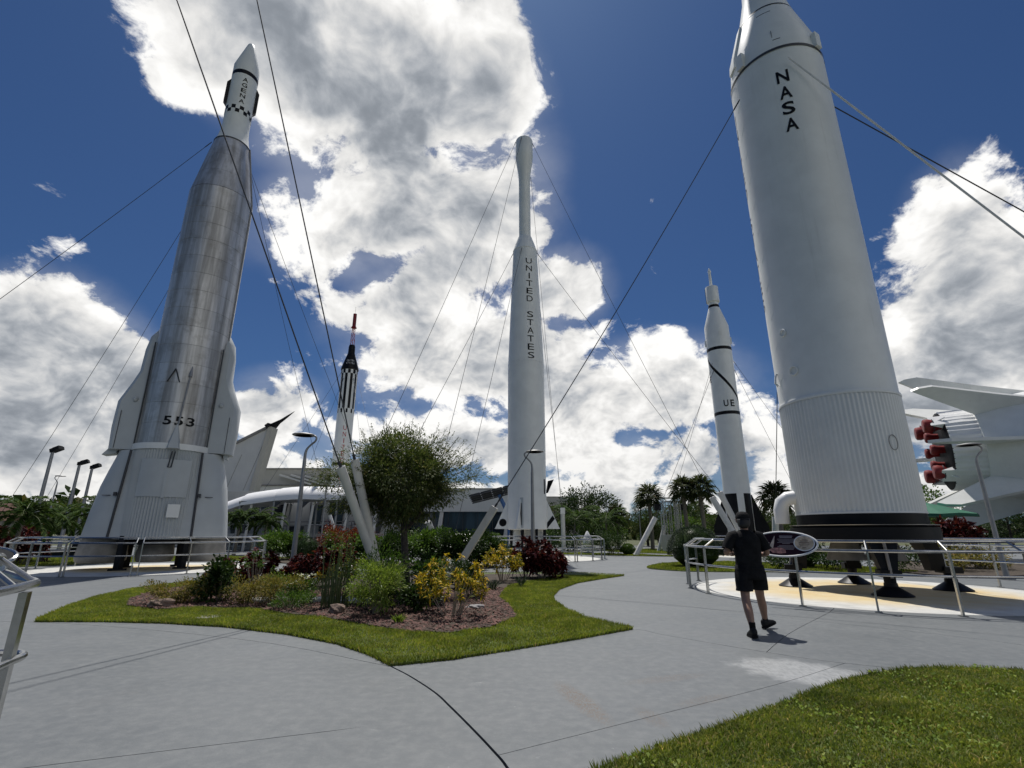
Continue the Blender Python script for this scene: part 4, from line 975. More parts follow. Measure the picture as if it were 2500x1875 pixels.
wire((-16.4, 24.0, 22.1), (-34.5, 34, 0), .013, 'guy wire from behind the metal rocket to the palm lawn')
wire((-15.6, 24.2, 22.1), (-46, 49, 0), .013, 'guy wire from the metal rocket towards the floodlight poles')
wire((-15.0, 22.9, 22.1), (-9.3, 43, .05), .013, 'thin guy wire from the metal rocket down behind the round tree')
wire((-14.95, 23.6, 21.8), a9, .013, 'guy wire from the metal rocket to the slim post under the canopy')
for p, q, l in (((.3, 32.2, 30.7), (-9.2, 26.2, 0), 'outer left guy wire from the bulbous top of the slender rocket'), ((.75, 31.9, 30.9), a10, 'inner left guy wire from the bulbous top of the slender rocket'),
                ((1.55, 32.3, 30.7), a6, 'right guy wire from the bulbous top of the slender rocket'), ((.7, 31.65, 21.0), (-3.2, 26.5, 0), 'front guy wire from the shoulder of the slender rocket'),
                ((1.78, 32.3, 21.0), a7, 'right guy wire from the shoulder of the slender rocket'), ((.1, 32.4, 21.0), (-8.0, 26, 0), 'left guy wire from the shoulder of the slender rocket'),
                ((1.45, 32.9, 28), (4.02, 42, 3.3), 'rear guy wire from the top of the slender rocket'), ((1.75, 33.0, 20), (4.1, 42, 3.3), 'rear guy wire from the shoulder of the slender rocket'),
                ((-18.9, 53.4, 18.9), (-24, 44, 0), 'left guy wire of the checkered rocket'), ((-18.6, 53.2, 18.0), (-20.2, 45, 0), 'front guy wire of the checkered rocket'),
                ((-17.6, 53.4, 18.0), (-10.6, 40.5, 0), 'right guy wire of the checkered rocket'), ((-17.5, 53.6, 18.9), (-8.6, 41, 0), 'far right guy wire of the checkered rocket'),
                ((15.4, 36.6, 14), a5, 'left rear guy wire of the rocket lettered UE'), ((15.45, 36.5, 13.5), a4, 'left front guy wire of the rocket lettered UE'),
                ((17.0, 36.6, 14.2), (30, 44, 0), 'upper right guy wire of the rocket lettered UE'), ((17.05, 36.7, 13.5), (26.5, 44.5, 0), 'lower right guy wire of the rocket lettered UE')):
    wire(p, q, .013, l, sag=.006)
# slim post with a box behind the slender rocket
t = thing('equipment_post', 'slim pale post with small white box behind the slender rocket', 'post', (4.1, 42, 0))
tube((0, 0, 0), (0, 0, 3.0), .17, 14).build('post_body', 'anchor_white', t); MB().box((0, 0, 3.2), (.36, .3, .5)).build('box', 'fresh_white', t, smooth=False)

def street_lamp(loc, h, label, side=-1, rz=0., hook=True):
    t = thing('street_lamp', label, 'lamp', (loc[0], loc[1], 0), rz, 'disc headed street lamps')
    arm = spline([(0, 0, h - .85), (0, 0, h - .62), (.04 * -side, 0, h - .46), (.16 * -side, 0, h - .32), (.27 * -side, 0, h - .22), (.30 * -side, 0, h - .11), (.22 * -side, 0, h - .03), (.08 * -side, 0, h)], 4)
    pl = MB().path([(0, 0, 0), (0, 0, 1.2), (0, 0, h - .85)] , [.085, .075, .055], 12).build('pole', 'pole_grey', t)
    MB().path(arm, [max(.03, .052 - .0022 * i) for i in range(len(arm))], 10).build('arm', 'pole_grey', t)
    MB().box((0, 0, .03), (.3, .3, .05)).build('base_plate', 'pole_grey', t, smooth=False)
    MB().lathe([(-.02, .0), (-.02, .34), (.0, .36), (.02, .33), (.055, .14), (.06, 0)], 28, (side * .12, 0, h - .01)).build('lamp_disc', 'pole_grey', t)
    MB().lathe([(-.028, 0), (-.028, .26)], 24, (side * .12, 0, h - .01)).build('diffuser', 'fresh_white', t)
street_lamp((-6.62, 16.1), 4.52, 'disc headed street lamp rising from the red shrubs of the flower bed', -1)
street_lamp((.80, 20.2), 4.62, 'disc headed street lamp in front of the slender rocket', 1)
street_lamp((16.2, 17.6), 4.45, 'disc headed street lamp in front of the giant booster', -1)
street_lamp((-15.4, 42.5), 6.1, 'distant disc headed lamp in front of the checkered rocket', 1)
street_lamp((-36.5, 41), 5.9, 'distant disc headed lamp between the floodlight poles', 1)
street_lamp((14.2, 58), 4.0, 'distant disc headed lamp by the palm thicket', 1)
def flood(loc, h, label, rz):
    t = thing('floodlight_pole', label, 'floodlight', (loc[0], loc[1], 0), rz, 'floodlight poles')
    MB().path([(0, 0, 0), (0, 0, h)], [.16, .11], 12).build('pole', 'pole_grey', t)
    M = Matrix.Rotation(R(-22), 3, 'Y')
    MB().box((.28, 0, h + .18), (.72, .55, .26), M=M).box((.3, 0, h + .33), (.5, .4, .12), M=M).box((-.05, 0, h + .05), (.22, .22, .26)).build('lamp_head', 'black_matte', t, smooth=False)
flood((-36.6, 40), 7.7, 'tallest looking floodlight pole beside the coconut palms', 0); flood((-38.5, 45), 7.35, 'middle floodlight pole with head tipped down', .4); flood((-40.2, 48.5), 7.45, 'floodlight pole next to the flared skirt of the metal rocket', .2)

# buildings
def part(name, m, t, *boxes, smooth=False):
    mb = MB()
    for b in boxes: mb.box(*b)
    return mb.build(name, m, t, smooth=smooth)
t = thing('sail_building', 'tall pale sail shaped wall with a black jet on its tip', 'building', (-31, 62, 0))
MB().prism([(-14, 0), (-14, 6.3), (-7, 9.9), (.55, 14.2), (-1.7, 0)], 0, 1.1).build('sail_wall', 'wall_light', t, smooth=False)
MB().prism([(.56, 14.3), (1.15, 14.2), (-1.1, 0), (-1.69, 0)], -.25, 1.2).build('edge_beam', 'wall_beige', t, smooth=False)
MB().beam((-14, -.1, 6.35), (.6, -.1, 14.3), .25, .3).build('coping', 'boot_grey', t, smooth=False)
for k in range(5): MB().beam((-12 + 2.2 * k, -.02, .5), (-9.5 + 2.4 * k, -.02, 7.2 + 1.2 * k), .03, .03).build('seam', 'boot_grey', t, smooth=False)
for z in (3.2, 6.2): MB().box((-6.5, -.015, z), (11, .03, .04)).build('seam', 'boot_grey', t, smooth=False)
j = thing('jet_model', 'small black jet perched on the tip of the sail wall', 'jet model', (-30.3, 62.4, 14.25))
d = Vector((.78, 0, .62)); M = Matrix((d, Vector((0, 1, 0)), d.cross(Vector((0, 1, 0))))).transposed()
MB().loft([[tuple(M @ Vector((x, r * math.cos(q), r * .55 * math.sin(q)))) for q in np.linspace(0, 6.283, 10, endpoint=False)] for x, r in ((-.2, .25), (.3, .35), (1.4, .32), (2.4, .2), (3.4, .03))]).build('fuselage', 'black_matte', j)
MB().add([tuple(M @ Vector(v)) for v in ((-.2, -1.25, 0), (-.2, 1.25, 0), (1.5, .2, 0), (1.5, -.2, 0), (-.2, -1.25, .08), (-.2, 1.25, .08), (1.5, .2, .12), (1.5, -.2, .12))], [(0, 1, 2, 3), (7, 6, 5, 4), (0, 4, 5, 1), (1, 5, 6, 2), (2, 6, 7, 3), (3, 7, 4, 0)]).build('wing', 'black_matte', j, smooth=False)
for s in (-.6, .6): MB().add([tuple(M @ Vector(v)) for v in ((-.4, s - .04, 0), (.5, s - .04, 0), (.1, s - .04, .55), (-.4, s - .04, .55), (-.4, s + .04, 0), (.5, s + .04, 0), (.1, s + .04, .55), (-.4, s + .04, .55))], [(0, 1, 2, 3), (7, 6, 5, 4), (0, 4, 5, 1), (1, 5, 6, 2), (2, 6, 7, 3), (3, 7, 4, 0)]).build('tail_fin', 'black_matte', j, smooth=False)

t = thing('museum_building', 'long beige museum building with curved parapet behind the canopy', 'building', (-32, 78, 0))
pts = [(-16 + 4.5 * k, 1.2 * math.sin(k / 7 * math.pi)) for k in range(8)]
vs = []; 
MB().loft([[(x, -y, z) for x, y in pts] + [(x, 8, z) for x, _ in pts[::-1]] for z in (0, 8.4)]).build('wall', 'wall_light', t, smooth=False)
MB().loft([[(x, -y * 1.1 + .6, z) for x, y in pts] + [(x, 7, z) for x, _ in pts[::-1]] for z in (8.4, 10.9)]).build('parapet', 'wall_beige', t, smooth=False)
MB().path([(x, -y * 1.1 + .5, 10.95) for x, y in pts], .10, 6).build('parapet_cap', 'boot_grey', t)
MB().path([(x, -y - .1, 8.4) for x, y in pts], .13, 6).build('ledge', 'boot_grey', t)
for k in range(3): MB().beam((-3 + k * 1.7, -1.3, 9.9), (2 + k * 1.7, -1.6, 8.5), .5, .25).build('slanted_fin', 'wall_light', t, smooth=False)
MB().box((4.6, -1.0, 9.3), (1.8, .2, .5)).build('window', 'dark_window', t, smooth=False)
MB().box((9.5, -.2, 8.9), (2.0, .8, .5)).build('roof_vent', 'boot_grey', t, smooth=False)

t = thing('entrance_hall', 'pale two storey hall with dark slanted windows under the white canopy', 'building', (-19.5, 50, 0))
part('wall', 'wall_grey', t, ((-1.5, 3.2, 2.7), (19, 6, 5.4)))
for k, (x, w, z, hh) in enumerate(((-3.5, 2.6, 3.7, 1.4), (.6, 1.3, 3.4, 2.2), (2.6, 1.5, 3.4, 2.2), (4.9, 1.2, 3.2, 2.0), (-6.5, 1.8, 1.3, 1.9), (-1.2, 1.5, 1.2, 1.8), (1.6, 1.2, 1.2, 1.8), (5.6, 1.5, 1.2, 1.8))):
    wd = MB().prism([(x - w / 2 + .12, z - hh / 2), (x + w / 2 - .2, z - hh / 2), (x + w / 2, z + hh / 2), (x - w / 2, z + hh / 2)], .05, .24).build('window', 'dark_window', t, smooth=False)
    MB().box((x, .02, z), (.06, .1, hh)).box((x, .02, z - hh / 2 - .05), (w, .16, .1)).build('window_frame', 'wall_light', wd, smooth=False)
MB().prism([(6.3, 0), (6.7, 0), (7.4, 5.0), (7.0, 5.0)], -.2, .2).build('slanted_pier', 'dark_trim', t, smooth=False)
rl = MB()
for z in (2.1, 2.45): rl.path([(-10, -1.2, z - .5), (-4, -1.2, z), (7.5, -1.2, z + .12)], .04, 6)
rl.build('ramp_rail', 'pole_dark', t)
for k in range(9): tube((-9.5 + 2 * k, -1.2, 0), (-9.5 + 2 * k, -1.2, 2.45), .04, 6).build('ramp_post', 'pole_dark', t)
part('ramp', 'wall_grey', t, ((-1.5, -1.1, 1.3), (17, 1.5, .3)))

t = thing('tunnel_canopy', 'white fabric barrel canopy on slanted posts', 'canopy', (-20, 46, 0))
def vault(x0, x1, z0, z1, rad):
    rings = []
    for i in range(9):
        k = i / 8; x = x0 + (x1 - x0) * k; z = z0 + (z1 - z0) * k; rr = rad * (1 + .03 * math.sin(k * math.pi))
        rings.append([(x, -1.8 * math.cos(q), z + rr * math.sin(q)) for q in np.linspace(0, math.pi, 17)] + [(x, 1.7 * math.cos(q - math.pi) * -1, z + rr * .94 * math.sin(q)) for q in np.linspace(math.pi, 0, 17)])
    MB().loft(rings).build('membrane_bay', 'membrane', t)
vault(-5.6, -3.3, 2.9, 3.75, 1.05); vault(-3.28, -.4, 3.75, 4.15, 1.15); vault(-.38, 2.0, 4.15, 4.3, 1.2); vault(2.02, 5.0, 4.28, 4.2, 1.2); vault(5.02, 7.6, 4.2, 4.1, 1.15)
MB().lathe([(0, 1.7), (.35, 1.5), (.62, .9), (.7, 0)], 24, (-3.0, 3.2, 4.2)).build('dome', 'membrane', t)
for x in (-3.3, -.4, 2.0, 5.0, 7.5):
    tube((x, -1.7, 0), (x, -1.7, 4.1), .09, 10).build('column', 'pole_grey', t)
    tube((x, 1.7, 0), (x, 1.7, 4.1), .09, 10).build('column', 'pole_grey', t)
    tube((x + .5, -1.2, 0), (x + .9, -1.5, 4.0), .12, 8).build('slanted_column', 'wall_light', t)
    MB().prism([(x - .1, 4.1), (x + .6, 4.1), (x, 3.5)], -1.75, -1.6).build('gusset', 'dark_trim', t, smooth=False)

t = thing('glass_pavilion', 'low pavilion with pale fascia over dark blue glazing', 'building', (-6.3, 58, 0))
part('fascia', 'wall_light', t, ((0, 4, 5.0), (15, 9, 2.45)))
part('roof_edge', 'boot_grey', t, ((0, 4, 6.27), (15.2, 9.2, .10)))
for k in range(9):
    x = -6.6 + 1.65 * k
    for zc_, hh in ((.95, 1.85), (2.85, 1.85)):
        gl = part('glass_pane', 'glass_blue', t, ((x, .35, zc_), (1.6, .05, hh)))
    part('mullion', 'dark_trim', t, ((x + .82, .33, 1.9), (.05, .12, 3.8)))
part('inner_wall', 'dark_trim', t, ((0, 4.4, 1.9), (14.6, 7, 3.7)))
for x in (-2.2, 5.2): MB().prism([(x, 0), (x + .5, 0), (x + .9, 3.8), (x + .5, 3.8)], -.3, .1).build('slanted_pier', 'wall_light', t, smooth=False)
t = thing('plain_block', 'plain beige block wall behind the slender rocket', 'building', (3.4, 70, 0))
part('wall', 'wall_beige', t, ((0, 5, 3.1), (11.2, 10, 6.2))); part('coping', 'boot_grey', t, ((0, 5, 6.24), (11.3, 10.1, .08)))
for z in (2.0, 4.2): part('seam', 'boot_grey', t, ((0, -.01, z), (11.1, .03, .03)))
t = thing('red_roof_house', 'low house with rust red roof behind the red hedge', 'building', (-53, 46, 0))
part('wall', 'wall_beige', t, ((0, 0, 1.3), (12, 8, 2.6))); MB().prism([(-6.5, 2.6), (6.5, 2.6), (5.2, 4.3), (-5.2, 4.3)], -4.4, 4.4).build('roof', 'roof_red', t, smooth=False)
part('window', 'dark_window', t, ((2, -4.02, 1.5), (1.6, .06, 1.1)))
# solar tree
t = thing('solar_sculpture', 'tilted solar panel roof on a bent blue pole', 'solar panel', (-.2, 39.5, 0))
MB().path([(0, 0, 0), (0, 0, 2.2), (-.15, 0, 3.0), (-.6, 0, 3.9), (-.8, 0, 4.3)], [.16, .16, .16, .15, .12], 14).build('pole', 'blue_paint', t)
M = (Matrix.Rotation(R(-14), 3, 'Y') @ Matrix.Rotation(R(-9), 3, 'X'))
fr = MB()
for k in range(5): fr.box(M @ Vector((0, -1.2 + .6 * k, -.08)) + Vector((-.9, 0, 4.5)), (4.3, .05, .08), M=M)
fr.build('frame', 'dark_trim', t, smooth=False)
for a in range(5):
    for b in range(4): MB().box(M @ Vector((-1.7 + .85 * a, -.95 + .62 * b, 0)) + Vector((-.9, 0, 4.5)), (.78, .56, .05), M=M).build('solar_panel', 'solar_panel', t, smooth=False)
# truss tower with a lift cage
t = thing('truss_tower', 'open aluminium truss tower on a grey box with black speakers', 'tower', (13.45, 44, 0))
part('base_box', 'wall_grey', t, ((0, 0, .68), (1.55, 1.3, 1.35)))
for x, y in ((-.62, -.45), (-.2, -.45), (.25, -.45), (.6, -.45), (-.62, .45), (.6, .45)):
    mb = MB(); hgt = 4.1 if x < .5 else 4.4
    for dx, dy in ((-.09, -.09), (.09, -.09), (.09, .09), (-.09, .09)): mb.path([(x + dx, y + dy, 1.35), (x + dx, y + dy, hgt)], .02, 5)
    for k in range(12): z = 1.4 + k * .22; s = 1 if k % 2 else -1; mb.path([(x - .09 * s, y - .09, z), (x + .09 * s, y - .09, z + .22)], .012, 4)
    mb.build('truss_leg', 'rail_steel', t)
mb = MB()
for z in (4.05, 4.35): mb.path([(-.6, -.45, z), (.65, -.45, z)], .03, 6); mb.path([(-.6, .45, z), (.65, .45, z)], .03, 6)
mb.build('top_frame', 'rail_steel', t)
for x in (-1.1, 1.15): part('speaker', 'black_matte', t, ((x, 0, 3.6), (.5, .4, .5)))
# white arrow shaped statue beyond the railing
t = thing('spacecraft_statue', 'small white pointed spacecraft statue beyond the railing', 'statue', (5.7, 39.8, 0))
MB().lathe([(.12, .10), (.5, .15), (.75, .36), (.95, .36), (1.25, .24), (1.55, .10), (1.66, 0)], 18).build('shell', 'fresh_white', t)
MB().box((0, 0, .07), (.8, .6, .14)).build('plinth', 'wall_grey', t, smooth=False)
MB().prism([(.15, .3), (.75, .15), (.25, .8)], -.03, .03).prism([(-.15, .3), (-.6, .15), (-.25, .8)], -.03, .03).build('fin', 'fresh_white', t, smooth=False)
# dark slanted gantry beyond the metal rocket
t = thing('gantry_support', 'dark slanted steel support left of the flared rocket skirt', 'steel support', (-28.6, 34.5, 0))
MB().beam((0, 0, 0), (1.15, 0, 2.75), .42, .42).box((1.3, 0, 2.85), (1.1, .5, .4)).build('beam', 'black_matte', t, smooth=False)
part('foot', 'black_matte', t, ((0, 0, .2), (2.4, 1.0, .4)))
# white car beyond the hedge
def car(loc, rz, label):
    t = thing('parked_car', label, 'car', loc, rz)
    body = [(-2.1, .35), (-2.12, .75), (-1.9, .92), (-1.2, .98), (-.6, 1.42), (.7, 1.44), (1.35, 1.0), (2.0, .85), (2.1, .6), (2.08, .35)]
    MB().prism(body, -.85, .85).build('body', 'pole_grey', t, ang=20)
    MB().prism([(-1.05, 1.0), (-.55, 1.36), (.65, 1.37), (1.15, 1.0)], -.87, .87).build('window', 'dark_window', t, smooth=False)
    for x in (-1.3, 1.3):
        for y in (-.8, .8): 
            w = MB().lathe([(-.11, .32), (.11, .32)], 20, axis='X').mesh('wheel'); o = link('wheel', w, 'black_matte', t, (x, y, .32)); o.rotation_euler = (0, 0, R(90))
car((-4.6, 50, 0), R(90), 'dark rounded car parked by the glass pavilion')

# ------------------------------------------------------------------ vegetation
def unit(v): return v / (np.linalg.norm(v, axis=1, keepdims=True) + 1e-9)
def leaf_mesh(name, P, D, L, w, droop=.15):
    n = len(P); D = unit(D); L = np.broadcast_to(np.asarray(L, float).reshape(-1, 1), (n, 1)); w = np.broadcast_to(np.asarray(w, float).reshape(-1, 1), (n, 1))
    up = unit(np.stack([rng.normal(0, .5, n), rng.normal(0, .5, n), np.ones(n)], 1)); S = unit(np.cross(D, up)); Nn = np.cross(S, D)
    dz = np.array([0, 0, -1.]) * L * droop
    V = np.stack([P, P + D * L * .5 + S * w / 2 + Nn * w * .12, P + D * L * .5 - S * w / 2 + Nn * w * .12, P + D * L + dz], 1).reshape(-1, 3)
    i = np.arange(n)[:, None] * 4
    return np_mesh(name, V, np.concatenate([i + [0, 1, 2], i + [1, 3, 2]], 0))
def ball(n): return unit(rng.normal(size=(n, 3))) * rng.random((n, 1)) ** (1 / 3)
def clumped(n, m, rad, spread, shell=.6, zmin=-1.):
    c = unit(rng.normal(size=(m, 3))) * (shell + (1 - shell) * rng.random((m, 1))); c = c[c[:, 2] > zmin]; m = len(c)
    k = rng.integers(0, m, n); b = ball(n) * spread
    return (c[k] + b) * np.array(rad), unit(c[k] * .6 + b / spread * .9 + np.array([0, 0, .35]) + rng.normal(0, .3, (n, 3)))
def shrub(name, label, loc, h, r, n, L, w, mat, cat='shrub', group=None, m=26, spread=.42, stems=7, z0=.15, sm='stem_pale', ry=None, tilt=0.):
    t = thing(name, label, cat, (loc[0], loc[1], .03), 0, group)
    rz = h * (1 - z0) / 2 * .92; zc = h * z0 + rz
    P, D = clumped(n, m, (r * .92, (ry or r) * .92, rz), spread, .5)
    ph = rng.random(4) * 6.28; dn = unit(P); lob = 1 + .22 * np.sin(dn[:, :1] * 4.2 + ph[0] + dn[:, 2:] * 3) + .16 * np.sin(dn[:, 1:2] * 6 + ph[1]) + .12 * np.sin(dn[:, 2:] * 7 + dn[:, :1] * 5 + ph[2])
    P = P * lob + np.array([0, 0, zc]); P[:, 2] = np.maximum(P[:, 2], .03)
    link('foliage', leaf_mesh('foliage', P, D, L * (.6 + .7 * rng.random(n)), w * (.7 + .5 * rng.random(n)), .2), mat, t)
    st = MB()
    for k in range(stems):
        a = rng.random() * 6.28; q = rng.random() ** .5 * .7; tip = Vector((math.cos(a) * r * q, math.sin(a) * (ry or r) * q, h * (.55 + .3 * rng.random())))
        st.path([(tip.x * .08, tip.y * .08, -.02), (tip.x * .5, tip.y * .5, tip.z * .5), tip], [.014, .010, .004], 5)
    st.build('stems', sm, t)
    return t
def rosettes(name, label, loc, h, r, stems, nl, L, w, mat, cat='shrub', group=None, sm='stem_pale', up=.35, low=.35):
    """stems that fan out from the base, each carrying a rosette of long leaves"""
    t = thing(name, label, cat, (loc[0], loc[1], .03), 0, group); st = MB(); PP, DD, LL = [], [], []
    for k in range(stems):
        a = rng.random() * 6.28; q = rng.random() ** .42; z = h * (low + (1 - low) * (1 - .5 * q * q) * (.42 + .58 * rng.random()))
        tip = Vector((math.cos(a) * r * q * .85, math.sin(a) * r * q * .85, max(z - L * .5, .08)))
        if k < 16: st.path([(tip.x * .22, tip.y * .22, -.02), (tip.x * .55, tip.y * .55, tip.z * .5), tip], [.009, .007, .004], 5)
        m = int(nl * (.7 + .6 * rng.random())); ax = unit(np.array([[tip.x * .8, tip.y * .8, h * .9]]))[0]
        d = unit(rng.normal(size=(m, 3))); d = unit(d + ax * (.25 + up * 2 * rng.random((m, 1)))); off = (rng.random((m, 1)) - .8) * L * .7
        PP.append(np.array(tip) + ax * off); DD.append(d); LL.append(L * (.65 + .5 * rng.random(m)))
    P, D, Lx = np.concatenate(PP), np.concatenate(DD), np.concatenate(LL)
    link('leaves', leaf_mesh('leaves', P, D, Lx, w * (.75 + .5 * rng.random(len(P))), .22), mat, t); st.build('stems', sm, t)
    return t
def blades(name, label, loc, h, r, n, L, w, mat, cat='plant'):
    t = thing(name, label, cat, (loc[0], loc[1], .03)); a = rng.random(n) * 6.28
    D = np.stack([np.cos(a) * .5, np.sin(a) * .5, .6 + rng.random(n)], 1); P = np.stack([np.cos(a) * r * .15, np.sin(a) * r * .15, np.zeros(n)], 1)
    link('leaves', leaf_mesh('leaves', P, D, L * (.7 + .5 * rng.random(n)), w, .25), mat, t)
    MB().lathe([(-.02, .04), (.06, .03)], 8).build('root_crown', 'stem_green', t)

# --- flower bed in front
shrub('ochre_bush', 'small ochre tinged bush at the pointed end of the bed beside a rock', (-7.15, 11.45), .50, .60, 3400, .055, .020, 'leaf_ochre', m=22)
shrub('ochre_bush', 'ochre tinged bush crowding the dark green shrub', (-6.75, 11.9), .56, .45, 2400, .055, .020, 'leaf_ochre', m=18)
shrub('glossy_shrub', 'upright dark glossy green shrub between ochre bushes', (-6.35, 11.75), .92, .40, 1500, .11, .06, 'leaf_dark', m=24, spread=.4)
rosettes('sapling', 'thin pale green sapling behind the glossy shrub', (-6.0, 12.6), 1.15, .45, 14, 26, .09, .03, 'leaf_green', 'plant', up=.5)
for x, y, h, r, l in ((-5.5, 11.35, .55, .48, 'low yellow green bush right of the glossy shrub'), (-4.85, 11.25, .56, .48, 'low yellow green bush with white blooms behind'), (-5.15, 12.0, .62, .55, 'yellow green bush at the rear of the low row')):
    shrub('spreading_bush', l, (x, y), h, r, 3400, .055, .018, 'leaf_ochre' if y < 11.9 else 'leaf_lime', m=24)
shrub('low_groundcover', 'small dense green groundcover at the mulch edge', (-4.3, 10.6), .34, .42, 2200, .045, .018, 'leaf_green', m=20)
shrub('white_flower_plant', 'green plant dotted with white flowers among the low bushes', (-4.4, 11.5), .52, .38, 1500, .06, .025, 'leaf_green', m=18)
P, D = clumped(26, 9, (.38, .38, .16), .5); link('blooms', leaf_mesh('blooms', np.repeat(P, 4, 0) + [0, 0, .42], rng.normal(size=(104, 3)) + [0, 0, .6], .055, .05, 0), 'petal_white', bpy.data.objects['white_flower_plant'])['kind'] = 'stuff'
for x, y, h, r, l in ((-7.0, 14.7, 1.15, .68, 'dark burgundy shrub left of the lamp pole'), (-6.05, 14.9, .92, .45, 'dark burgundy shrub in front of the lamp pole base'), (-5.4, 14.6, 1.18, .58, 'burgundy shrub right of the lamp pole'), (-7.7, 14.3, .85, .5, 'low burgundy shrub at the path edge'), (-4.9, 15.2, 1.25, .6, 'tall burgundy shrub behind the reeds')):
    rosettes('burgundy_shrub', l, (x, y), h, r, 80, 22, .17, .065, 'leaf_red', low=.02)
rosettes('young_croton', 'leggy young croton with few yellow tufts beside the reeds', (-4.1, 11.9), .82, .42, 9, 20, .15, .035, 'leaf_croton', up=.5, low=.5)
rosettes('young_croton', 'leggy croton with one high yellow tuft behind the reeds', (-3.75, 12.6), 1.0, .2, 4, 24, .15, .035, 'leaf_croton', up=.5, low=.6)
t = thing('reed_clump', 'tall thin green reeds rising in front of the burgundy shrubs', 'reeds', (-3.5, 10.75, .03))
rs = MB(); P = []
for k in range(95):
    a, q = rng.random() * 6.28, rng.random() ** .5 * .28; hh = (.45 + .5 * rng.random()) if k > 13 else (1.2 + .32 * rng.random())
    x, y = math.cos(a) * q, math.sin(a) * q; dx, dy = rng.normal(0, .06, 2) * hh
    rs.path([(x, y, -.02), (x + dx * .4, y + dy * .4, hh * .5), (x + dx, y + dy, hh)], [.006 if k > 13 else .011, .006 if k > 13 else .011, .003], 5)
    if k <= 13: P += [(x + dx * q2, y + dy * q2, hh * q2) for q2 in rng.random(60) * .8 + .2]
rs.build('stalks', 'stem_green', t); P = np.array(P); link('leaves', leaf_mesh('leaves', P, rng.normal(size=P.shape) + [0, 0, .8], .05, .012), 'leaf_lime', t)
shrub('lime_bush', 'large feathery lime green bush left of the yellow croton', (-2.5, 9.95), .98, .62, 6800, .075, .018, 'leaf_lime', m=44, spread=.34, stems=10)
shrub('lime_bush', 'feathery pale bush behind the large lime one under the crossing posts', (-2.75, 10.9), 1.15, .5, 3600, .075, .018, 'leaf_green', m=34, spread=.34)
blades('strap_leaf_plant', 'small bright strap leaved plant on the red mulch', (-1.86, 9.0), .3, .2, 34, .24, .03, 'leaf_lime')
shrub('broadleaf_shrub', 'dark broadleaf shrub hugging the tree trunk', (-1.75, 11.2), .95, .34, 900, .11, .07, 'leaf_green', m=18)
shrub('broadleaf_shrub', 'low shadowy shrub under the yellow croton', (-1.75, 10.3), .55, .38, 1100, .09, .05, 'leaf_dark', m=18)
rosettes('yellow_croton', 'large croton bush with bright yellow tufts on bare stems', (-1.08, 9.75), 1.18, .76, 105, 15, .125, .030, 'leaf_croton', up=.4, low=.16)
rosettes('yellow_croton', 'second yellow croton in front of the dark red shrub', (-.3, 16.6), 1.2, .76, 80, 16, .16, .042, 'leaf_croton', up=.4, low=.2)
for x, y, h, r, l in ((.95, 17.6, 1.42, .62, 'tall dark red shrub at the far tip of the bed'), (.45, 17.9, 1.38, .6, 'dark red shrub between the yellow croton and the lamp'), (1.35, 18.1, 1.1, .6, 'dark red shrub next to the grass tip')):
    rosettes('burgundy_shrub', l, (x, y), h, r, 95, 24, .19, .07, 'leaf_red', low=.02)
blades('spiky_plant', 'grey green spiky plant in the mulch behind the croton', (-.5, 14.0), .4, .3, 60, .38, .02, 'leaf_blue'); blades('spiky_plant', 'grey green spiky plant below the dark red shrub', (.25, 15.2), .4, .3, 60, .40, .02, 'leaf_blue')
for x, y, h, r, l in ((-1.9, 12.6, .95, .45, 'dark green shrub right beside the round tree trunk'), (-2.9, 13.1, .78, .4, 'dark green shrub at the foot of the crossing posts'), (-.95, 12.6, .72, .4, 'dark leafy shrub behind the big yellow croton'), (-1.3, 14.2, .8, .5, 'dark shrub near the foot of the square post')):
    shrub('green_shrub', l, (x, y), h, r, 1700, .085, .035, 'leaf_dark', m=22)
# --- bed behind it
for x, y, h, r, l in ((-2.2, 22.6, 1.52, .95, 'green hedge shrub left of the square post'), (-1.1, 24.2, 1.45, .95, 'green hedge shrub right of the square post'), (-3.8, 23.2, 1.72, 1.0, 'tall green hedge shrub behind the round tree'), (-5.4, 24.2, 1.5, .95, 'green hedge shrub behind the crossing posts'), (-6.8, 25.0, 1.35, 1.1, 'wide green hedge shrub left of the crossing posts')):
    shrub('hedge_shrub', l, (x, y), h, r, 6500, .14, .07, 'leaf_green' if r > .98 else 'leaf_dark', m=36, group='hedge shrubs behind the flower bed')
shrub('clipped_hedge', 'clipped yellow green hedge behind the lamp pole', (-13.1, 30), 1.62, 1.25, 7000, .14, .08, 'leaf_green', m=44, stems=8)
shrub('clipped_hedge', 'yellow green hedge mound right of the lamp pole', (-9.8, 30.2), 1.55, .9, 2600, .13, .07, 'leaf_green', m=34)
shrub('scarlet_bush', 'rust red bush above the clipped hedge', (-10.6, 31.2), 2.0, 1.1, 3200, .15, .06, 'leaf_scarlet', m=34)
shrub('scarlet_bush', 'rust red bush left of the crossing posts', (-8.7, 29.2), 1.9, 1.1, 3200, .15, .06, 'leaf_scarlet', m=34)
